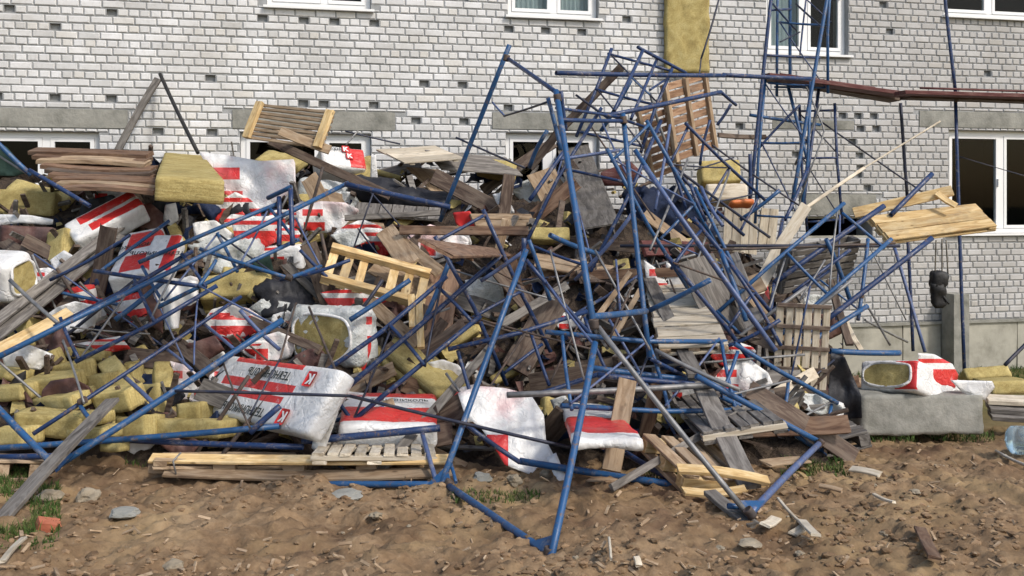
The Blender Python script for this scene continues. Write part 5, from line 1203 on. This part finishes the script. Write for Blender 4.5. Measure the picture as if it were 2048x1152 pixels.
def auto_label(x, y, a, kind, long_, mat):
    col = {'grey_wood': 'grey', 'tan_wood': 'tan', 'dark_wood': 'dark brown', 'brown_wood': 'reddish brown', 'pale_board': 'cream', B: 'blue', NV: 'dark blue', LI: 'lilac', GA: 'grey steel', RU: 'rusty', DK: 'blackish', 'mineral_wool': 'yellow', 'plain_film': 'white', 'brown_film': 'brown', 'clear_film': 'clear', 'pink_film': 'pinkish white', 'fresh_wood': 'pale', 'tar_cloth': 'black', 'red_film': 'red', 'patch_film': 'white and red'}[mat]
    ms = sorted(MARK, key=lambda m: (m[0][0] - x) ** 2 + (m[0][1] - y) ** 2)
    lean = 'flat' if abs(a) < 18 else ('steep' if abs(a) > 60 else ('rising right' if a > 0 else 'falling right'))
    for (mx, my), nm in ms[:6]:
        rel = ('left of' if x < mx else 'right of') if abs(x - mx) > abs(y - my) else ('above' if y < my else 'below')
        for extra in ('', 'thin ', 'battered ', 'half buried '):
            s = f'{extra}{long_} {col} {kind}, {lean}, {rel} {nm}'
            if s not in USED: USED.add(s); return s
    return None
rf = random.Random(21)
def bay(label, x, y, Z, ang, tp, tw, L, W_, m, m2, r=R2):
    """a loose ladder frame: two posts, crossbars and a diagonal; ang in the picture plane, tp and tw the depth slant of posts and bars"""
    a = math.radians(ang); c = px(x, y, Z); U = Vector((math.cos(a), tp, math.sin(a))).normalized(); Wd = Vector((-math.sin(a), tw, math.cos(a))); Wd = (Wd - U * Wd.dot(U)).normalized()
    g = lambda u, w_: c + U * u * L / 2 + Wd * w_ * W_ / 2 + Vector((rf.uniform(-1, 1), rf.uniform(-1, 1), rf.uniform(-1, 1))) * .03
    t = thing('collapsed_scaffold', label, 'scaffold frame', T3(*g(-1, -1)), FR)
    for w_ in (-1, 1): tube('post', [g(-1, w_), g(rf.uniform(-.1, .1), w_), g(1, w_)], r * 1.15, m, t)
    for u in (-.9, .1, .88): tube('crossbar', [g(u, -1), g(u, 1)], r * .9, m, t, sag=.01)
    tube('brace', [g(-.9, -1), g(.1, 1)], R3, m2, t, sag=.01); tube('brace', [g(.1, -1), g(.88, 1)], R3, m2, t, sag=.01)
    return t
for a in [
    ('blue ladder frame tipped behind the upper half of the centre post', 1190, 370, 9.0, 62, .35, .6, 1.7, .7, NV, LI),
    ('blue ladder frame leaning over the dark hollow right of the centre legs', 1345, 430, 8.9, -58, .3, .5, 1.8, .55, B, LI),
    ('blue ladder frame lying across the foot of the grey plywood sheets', 1470, 610, 8.0, -50, .2, .7, 1.5, .5, NV, RU),
    ('blue ladder frame in the rod tangle above the slatted pallet', 1600, 560, 8.4, 38, .2, .5, 1.7, .5, B, GA),
    ('blue ladder frame with its end against the hanging brown pallets', 1250, 200, 10.0, 68, .3, .4, 1.1, .7, NV, DK),
    ('blue ladder frame standing behind the long leg of the nearest frame', 990, 590, 8.0, -66, .2, .6, 1.4, .5, NV, RU),
    ('blue ladder frame lying flat at the heap foot between the centre legs', 1300, 745, 7.0, -6, .3, .9, 1.5, .6, B, LI),
    ('blue ladder frame lying over the printed packs on the left', 440, 505, 8.2, 26, .4, .6, 1.3, .45, B, LI),
    ('blue ladder frame reaching over the tarpaulin hollow at left', 270, 610, 7.6, 30, .4, .5, 1.2, .4, NV, GA),
    ('blue ladder frame crossing the diagonal yellow stack', 800, 700, 7.2, 38, .3, .5, 1.3, .45, NV, DK),
    ('blue ladder frame lying behind the diamond shaped frame corner', 1560, 800, 7.3, -30, .3, .6, 1.1, .4, B, GA),
    ('small blue ladder frame low behind the torn white sheet', 1060, 720, 7.4, 12, .3, .6, 1.2, .5, NV, RU),
    ('blue ladder frame propped behind the cream panel', 1430, 360, 10.2, -40, .3, .5, 1.3, .5, NV, DK)]: bay(*a)
for a in [
    ('ladder section of the standing scaffold in front of the upper stair window', 1606, 60, 12.2, 87, .05, .35, 1.7, .62, B, NV),
    ('lower ladder section of the standing scaffold above the cream panel', 1566, 300, 11.9, 84, .1, .35, 1.9, .55, B, NV),
    ('slim ladder section of the standing scaffold under the walkway', 1640, 330, 12.3, 93, .05, .3, 1.6, .45, NV, DK)]: bay(*a)
MORE = [((1094, 262), (1059, 335), 9.2), ((1380, 368), (1412, 442), 8.6), ((1402, 374), (1446, 452), 8.7), ((1440, 500), (1492, 642), 8.0), ((1462, 530), (1562, 692), 7.9), ((1704, 560), (1502, 700), 8.2), ((1652, 478), (1702, 606), 8.8),
        ((1190, 680), (1052, 520), 7.2), ((962, 562), (1052, 500), 7.6), ((1100, 470), (1196, 508), 7.6), ((1330, 300), (1372, 420), 9.2), ((1300, 186), (1338, 300), 10.2), ((1202, 262), (1262, 160), 10.0), ((1420, 240), (1400, 330), 10.4), ((1150, 560), (1270, 420), 7.9),
        ((1300, 620), (1420, 560), 7.8), ((1430, 700), (1560, 640), 7.8), ((1310, 700), (1480, 780), 7.0), ((900, 520), (850, 640), 7.9), ((600, 500), (660, 560), 8.3), ((480, 620), (560, 700), 7.2), ((230, 640), (330, 560), 7.8), ((100, 560), (260, 470), 8.2), ((20, 560), (120, 650), 7.8),
        ((700, 640), (820, 560), 7.8), ((560, 560), (700, 520), 8.2), ((1110, 320), (1240, 300), 8.8), ((1500, 230), (1640, 250), 12.0), ((1515, 300), (1600, 210), 12.0), ((1590, 330), (1640, 210), 12.1), ((1480, 440), (1560, 380), 10.8)]
for i, (a, b, Z) in enumerate(MORE):
    m = [B, NV, LI, B, NV, GA][i % 6]; ang = math.degrees(math.atan2(a[1] - b[1], b[0] - a[0])); ang = (ang + 90) % 180 - 90; lb = auto_label((a[0] + b[0]) / 2, (a[1] + b[1]) / 2, ang, 'tube', 'bent' if i % 2 else 'straight', m)
    if lb: pole(lb, (*a, Z), (*b, Z + rf.uniform(-.35, .35)), R2 if i % 3 else R1, m, sag=.02)
# black bundle on ropes
hb = thing('hanging_bundle', 'black bundle hanging on ropes below the bright board panel before the concrete post', 'bundle', T3(*px(1878, 545, 11.0)))
inv = LOCAL[hb.name].inverted()
for a, b in (((1872, 480), (1870, 552)), ((1884, 478), (1884, 556)), ((1892, 480), (1896, 548))): tube('rope', [px(*a, 11.0), px(*b, 11.0)], .008, 'rope', hb)
b_ = rough_box(.19, .14, .22, .03, .05, .03, 9, 4); bm_obj('bag', b_, 'black_rubber', hb, inv @ T3(*px(1877, 560, 11.0)), True)
b_ = rough_box(.15, .12, .30, .03, .05, .03, 9, 8); bm_obj('bag', b_, 'black_rubber', hb, inv @ T3(*px(1876, 588, 11.0)) @ Matrix.Rotation(-.12, 4, 'Y'), True)
tube('strap', [px(1886, 592, 10.95), px(1898, 608, 10.95)], .012, 'black_rubber', hb)

# ------------------------------------------------------------------ smaller pieces filling the heap
REG = [(0, 420), (130, 330), (300, 320), (620, 325), (760, 320), (1000, 330), (1150, 320), (1260, 360), (1420, 400), (1560, 540), (1680, 640), (1700, 840), (1560, 880), (1300, 900), (1000, 930), (600, 880), (300, 890), (0, 870)]
def rnd_pt():
    while True:
        x, y = rf.uniform(10, 1700), rf.uniform(320, 900)
        if inpoly(x, y, REG): return x, y
for i in range(92):
    x, y = rnd_pt()
    if x < 640 and rf.random() < .8: continue
    zs_ = surfZ(x, y); v = FPX / zs_; L = rf.uniform(.35, 1.25); a = rf.gauss(0, 45); dx, dy = math.cos(math.radians(a)) * L * v / 2, -math.sin(math.radians(a)) * L * v / 2 * .9
    m = rf.choice(['grey_wood', 'tan_wood', 'dark_wood', 'brown_wood', 'dark_wood', 'dark_wood', 'dark_wood']); lb = auto_label(x, y, a, 'board', 'long' if L > .8 else 'short', m)
    off = rf.uniform(.04, .28)
    if lb: plank(lb, (x - dx, y - dy, zs_ - off), (x + dx, y + dy, zs_ - off - rf.uniform(-.2, .2)), rf.uniform(.07, .2), rf.uniform(.018, .035), m, rf.uniform(.01, .045), face=(rf.uniform(-.4, .4), -1, rf.uniform(.1, .9)), group='odd boards in the heap')
for i in range(36):
    x, y = rnd_pt(); zs_ = surfZ(x, y); v = FPX / zs_; L = rf.uniform(.6, 1.8); a = rf.uniform(-80, 80); dx, dy = math.cos(math.radians(a)) * L * v / 2, -math.sin(math.radians(a)) * L * v / 2 * .9
    if x + abs(dx) > 1680: continue
    m = rf.choice([B, NV, NV, LI, GA, RU, DK, DK, RU]); lb = auto_label(x, y, a, 'rod', 'long' if L > 1.2 else 'short', m)
    if lb: pole(lb, (x - dx, y - dy, max(5, zs_ - rf.uniform(.1, .5))), (x + dx, y + dy, max(5, zs_ - rf.uniform(.1, .5))), rf.choice([R3 * .9, R3 * 1.2, R2]), m)
for i in range(26):
    x, y = rnd_pt(); x = x if i < 14 or x < 800 else x - 700; s = rf.uniform(20, 50); a = rf.uniform(-35, 35); c, sn = math.cos(math.radians(a)), math.sin(math.radians(a)); hh = s * rf.uniform(.35, .7)
    q = [(x + c * u * s - sn * w_ * hh, y - sn * u * s - c * w_ * hh) for u, w_ in ((-1, .5), (1, .5), (1, -.5), (-1, -.5))]; v = FPX / surfZ(x, y); lb = auto_label(x, y, a, 'wool slab', 'small' if s < 35 else 'large', 'mineral_wool')
    if lb: wool(lb, q, -rf.uniform(.1, .25), (2 * s / v, hh / v), rf.uniform(.08, .2))
for i in range(64):
    x, y = rnd_pt()
    if i > 34 and x > 900: x -= 700
    s = rf.uniform(16, 44); n = 9; ph = rf.uniform(0, 6); m = rf.choice(['plain_film', 'patch_film', 'brown_film', 'clear_film', 'patch_film', 'red_film', 'tar_cloth', 'pink_film'])
    pl = [(x + s * (1.2 + .5 * rf.random()) * math.cos(ph + k * 6.283 / n), y + s * (.55 + .5 * rf.random()) * math.sin(ph + k * 6.283 / n)) for k in range(n)]
    lb = auto_label(x, y, rf.uniform(-60, 60), 'film scrap', 'crumpled' if s < 30 else 'broad', m)
    if lb: sheet('film_scrap', lb, 'film', pl, -rf.uniform(.1, .3), m, .07, 5, step=5, group='film scraps in the heap')
# uncountable splinters and shreds between everything
def scraps(name, label, n, mat, fn):
    V, F = [], []
    for i in range(n):
        x, y = rnd_pt(); p = px(x, y, surfZ(x, y) - rf.uniform(-.02, .12)); R = Euler((rf.uniform(-1, 1), rf.uniform(-1.2, 1.2), rf.uniform(-1.6, 1.6))).to_matrix().to_4x4(); fn(V, F, T3(*p) @ R)
    tag(mesh(name, V, F, mat), label, 'debris', kind='stuff')
def f_wood(V, F, M):
    L, W_, T_ = rf.uniform(.06, .38), rf.uniform(.015, .07), rf.uniform(.008, .02); add_box(V, F, (-L, L, -W_ / 2, W_ / 2, -T_, T_), M)
def f_wool(V, F, M):
    o = len(V); s = rf.uniform(.02, .07); 
    for v in boxv(-s * 1.4, s * 1.4, -s, s, -s * .7, s * .7): V.append(tuple(M @ (Vector(v) * rf.uniform(.7, 1.25))))
    F.extend([tuple(i + o for i in f) for f in BOXF])
def f_film(V, F, M):
    o = len(V); s = rf.uniform(.03, .11)
    for j in range(3):
        for i in range(3): V.append(tuple(M @ Vector(((i - 1) * s * rf.uniform(.6, 1.3), (j - 1) * s * rf.uniform(.4, 1), rf.uniform(-.35, .35) * s))))
    for j in range(2):
        for i in range(2): a = o + j * 3 + i; F.append((a, a + 1, a + 4, a + 3))
scraps('wood_splinters', 'splintered bits of wood strewn through the whole heap', 260, 'grey_wood', f_wood)
scraps('wood_splinters', 'darker splinters of wood strewn through the whole heap', 300, 'dark_wood', f_wood)
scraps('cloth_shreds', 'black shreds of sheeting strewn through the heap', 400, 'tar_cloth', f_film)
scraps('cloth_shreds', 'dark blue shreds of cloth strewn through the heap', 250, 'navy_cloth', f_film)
scraps('wool_crumbs', 'crumbled yellow wool strewn through the heap', 130, 'mineral_wool', f_wool)
scraps('film_shreds', 'shredded white film strewn through the heap', 70, 'plain_film', f_film)
scraps('film_shreds', 'brownish shredded film strewn through the heap', 300, 'brown_film', f_film)

# ------------------------------------------------------------------ ground cover
def stone(name, label, x, y, s, mat='stone', squash=.6, group=None, cat='stone'):
    p = groundp(x, y, 0.0); r = s / 2 / (FPX / p.y); bm = bmesh.new(); bmesh.ops.create_icosphere(bm, subdivisions=3, radius=r); sd = rf.uniform(0, 99)
    for v in bm.verts:
        v.co *= 1 + .14 * (noise.cell(v.co / r * 1.7 + Vector((sd, 0, 0))) - .5) + .35 * noise.noise(v.co / r * 1.1 + Vector((sd, 0, 0))) + .1 * noise.noise(v.co / r * 3 + Vector((sd, 0, 0))); v.co.z *= squash
    return tag(bm_obj(name, bm, mat, None, T3(p.x, p.y, p.z + r * squash * .45) @ Euler((0, 0, rf.uniform(0, 6))).to_matrix().to_4x4()), label, cat, group)
stone('stone', 'large round tan stone on the earth below the long low crossbar', 752, 1034, 26)
stone('stone', 'small pale stone right of the large round tan one', 818, 1054, 12, 'stone')
stone('stone', 'pale stone in the earth right of the nearest frame foot', 1440, 1100, 20)
stone('stone', 'rounded stone at the bottom edge right of the nearest frame foot', 1152, 1118, 15)
stone('stone', 'flat tan stone on the right bank below the concrete block', 1830, 985, 24, squash=.35)
stone('stone', 'grey stone left of the flat tan one on the right bank', 1600, 1110, 20)
stone('stone', 'greenish grey flat slab of stone below the sunken grey board', 1500, 1088, 44, squash=.3)
stone('stone', 'small pale stone on the right bank under the concrete block', 1750, 972, 10, 'stone')
stone('stone', 'buff stone half way down the right bank', 1770, 1070, 22)
stone('stone', 'stone under the torn white sheet by the pallet', 1030, 965, 32, 'stone', .8)
stone('stone', 'broad pale stone beside the stone under the torn sheet', 965, 960, 40, 'concrete', .5)
stone('stone', 'brown block shaped stone right of the torn sheet corner', 1092, 955, 26, 'stone', .9)
stone('rubble_chunk', 'grey concrete chunk at the bottom left behind the grass', 100, 1000, 58, 'stone', .5, cat='rubble')
stone('rubble_chunk', 'broken concrete chunk right of the grey one at bottom left', 178, 1000, 50, 'stone', .6, cat='rubble')
stone('rubble_chunk', 'greyish flat rubble piece below the bottom left chunks', 250, 1030, 60, 'concrete', .3, cat='rubble')
stone('rubble_chunk', 'pale greenish flat chunk under the long low crossbar', 690, 992, 70, 'concrete', .2, cat='rubble')
stone('rubble_chunk', 'white plaster lump at the bottom edge left of centre', 345, 1135, 46, 'stone', .4, cat='rubble')
p = groundp(97, 1062); tag(bm_obj('broken_brick', rough_box(.12, .09, .06, .03, .008, .008, 12, 2), 'red_brick', None, T3(p.x, p.y, p.z + .03) @ Euler((.2, .3, .6)).to_matrix().to_4x4()), 'broken red brick on the earth by the grass at the bottom left', 'brick')
def gplank(lb, a, b, w_, T=.015, m='pale_board', name='wood_offcut'):
    A, C_ = groundp(*a, .035), groundp(*b, .035); X = (C_ - A).normalized(); Z_ = Vector((0, -.3, 1)); Z_ = (Z_ - X * Z_.dot(X)).normalized(); Y = Z_.cross(X); M = Matrix((X, Y, Z_)).transposed().to_4x4(); M.translation = (A + C_) / 2 + Vector((0, 0, .01))
    V, F = board_geo((C_ - A).length, w_, T, 4, .006); tag(mesh(name, V, F, m, None, M), lb, 'offcut', 'wood offcuts on the earth')
gplank('long thin pale stick on the earth right of the diamond frame corner', (1556, 1000), (1604, 1052), .018)
gplank('short pale offcut forming the right arm of a fork below the thin stick', (1604, 1045), (1632, 1074), .05)
gplank('short pale offcut forming the left arm of a fork below the thin stick', (1612, 1054), (1585, 1072), .05)
gplank('square pale offcut left of the thin stick', (1530, 1054), (1552, 1040), .06)
gplank('curved wood shaving on the right bank', (1748, 992), (1788, 1008), .025)
gplank('rough tan plank piece lying on the right bank below the frame corner', (1640, 975), (1685, 985), .04, m='tan_wood')
gplank('pale straw coloured strip on the right bank above the shaving', (1596, 948), (1612, 960), .03, m='fresh_wood')
gplank('long pale stick lying at the lower left corner', (4, 1128), (48, 1080), .03)
gplank('thin upright pale chip at the bottom edge right of the nearest frame foot', (1272, 1118), (1278, 1136), .03)
gplank('slim pale sliver on the earth right of the nearest frame leg', (1218, 1080), (1222, 1122), .012)
gplank('long weathered board lying on the earth under the torn sheet tail', (1180, 962), (1245, 970), .06, m='tan_wood')
gplank('olive board lying behind the diamond frame corner', (1530, 930), (1610, 922), .10, m='tan_wood')
gplank('white corrugated scrap on the right bank', (1700, 940), (1760, 952), .07, m='pale_board')
gplank('rusty bark strip standing out of the earth at the bottom right', (1840, 1060), (1870, 1120), .06, m='brown_wood')
def scatter(name, label, n, mat, smin, smax, yr=(880, 1152), kind='stuff', sub=1, xr=(-60, 2110), sq=.6):
    V, F = [], []
    for i in range(n):
        x, y = rf.uniform(*xr), rf.uniform(*yr); p = groundp(x, y)
        if noise.noise(Vector((p.x * 1.1, p.y * 1.1, 4))) + .25 * noise.noise(Vector((p.x * 5, p.y * 5, 4))) < rf.uniform(-.45, .35): continue
        r = rf.uniform(smin, smax) * rf.random() ** .8 + smin * .3; bm = bmesh.new(); bmesh.ops.create_icosphere(bm, subdivisions=sub, radius=r); o = len(V); sd = rf.uniform(0, 99)
        for v in bm.verts: q = v.co * (1 + .5 * noise.noise(v.co / r * .9 + Vector((sd, 0, 0)))); V.append((p.x + q.x * 1.2, p.y + q.y, p.z + q.z * sq + r * .1))
        bm.verts.ensure_lookup_table()
        for f in bm.faces: F.append(tuple(o + v.index for v in f.verts))
        bm.free()
    tag(mesh(name, V, F, mat), label, 'earth', kind=kind)
scatter('earth_clods', 'loose brown clods of earth all over the foreground', 7000, 'clod', .004, .030)
scatter('gravel', 'small stones mixed into the foreground earth', 500, 'stone', .003, .012)
# wood chips on the earth
V, F = [], []
for i in range(300):
    x, y = rf.uniform(0, 2048), rf.uniform(900, 1152); p = groundp(x, y, .02); s = rf.uniform(.008, .035)
    add_box(V, F, (-s, s, -s * .25, s * .25, -.003, .003), T3(*p) @ Euler((rf.uniform(-.6, .6), rf.uniform(-.6, .6), rf.uniform(0, 6))).to_matrix().to_4x4())
tag(mesh('wood_chips', V, F, 'tan_wood'), 'tiny wood chips sprinkled over the foreground earth', 'debris', kind='stuff')
def grass(label, areas):
    V, F = [], []
    for (x0, x1, y0, y1, n, hh) in areas:
        for i in range(n):
            x, y = rf.uniform(x0, x1), rf.uniform(y0, y1); p = groundp(x, y); c = noise.noise(Vector((p.x * 3, p.y * 3, 0)))
            if c < -.15: continue
            h_ = hh * rf.uniform(.4, 1.1); a = rf.uniform(0, 6.28); wd = rf.uniform(.002, .005); ln = Vector((rf.uniform(-.6, .6), rf.uniform(-.6, .6), 0)) * h_; d = Vector((math.cos(a), math.sin(a), 0)) * wd; o = len(V)
            q = p + ln * .3 + Vector((0, 0, h_ * .6)); V += [tuple(p - d), tuple(p + d), tuple(q + d * .8), tuple(q - d * .8), tuple(p + ln + Vector((0, 0, h_)))]; F += [(o, o + 1, o + 2, o + 3), (o + 3, o + 2, o + 4)]
    tag(mesh('grass', V, F, 'grass_blade'), label, 'grass', kind='stuff')
grass('short green grass and weeds in patches on the earth and along the wall foot', [(-60, 120, 930, 1075, 3200, .06), (1680, 2100, 725, 765, 5000, .10), (1720, 1990, 866, 885, 900, .06), (1560, 1700, 920, 955, 900, .05), (900, 1080, 985, 1010, 500, .04), (1290, 1420, 930, 960, 500, .05), (250, 420, 905, 935, 600, .05), (0, 110, 1070, 1100, 300, .03)])
# drop empties' display clutter
for o in bpy.data.objects:
    if o.type == 'EMPTY': o.empty_display_size = .05
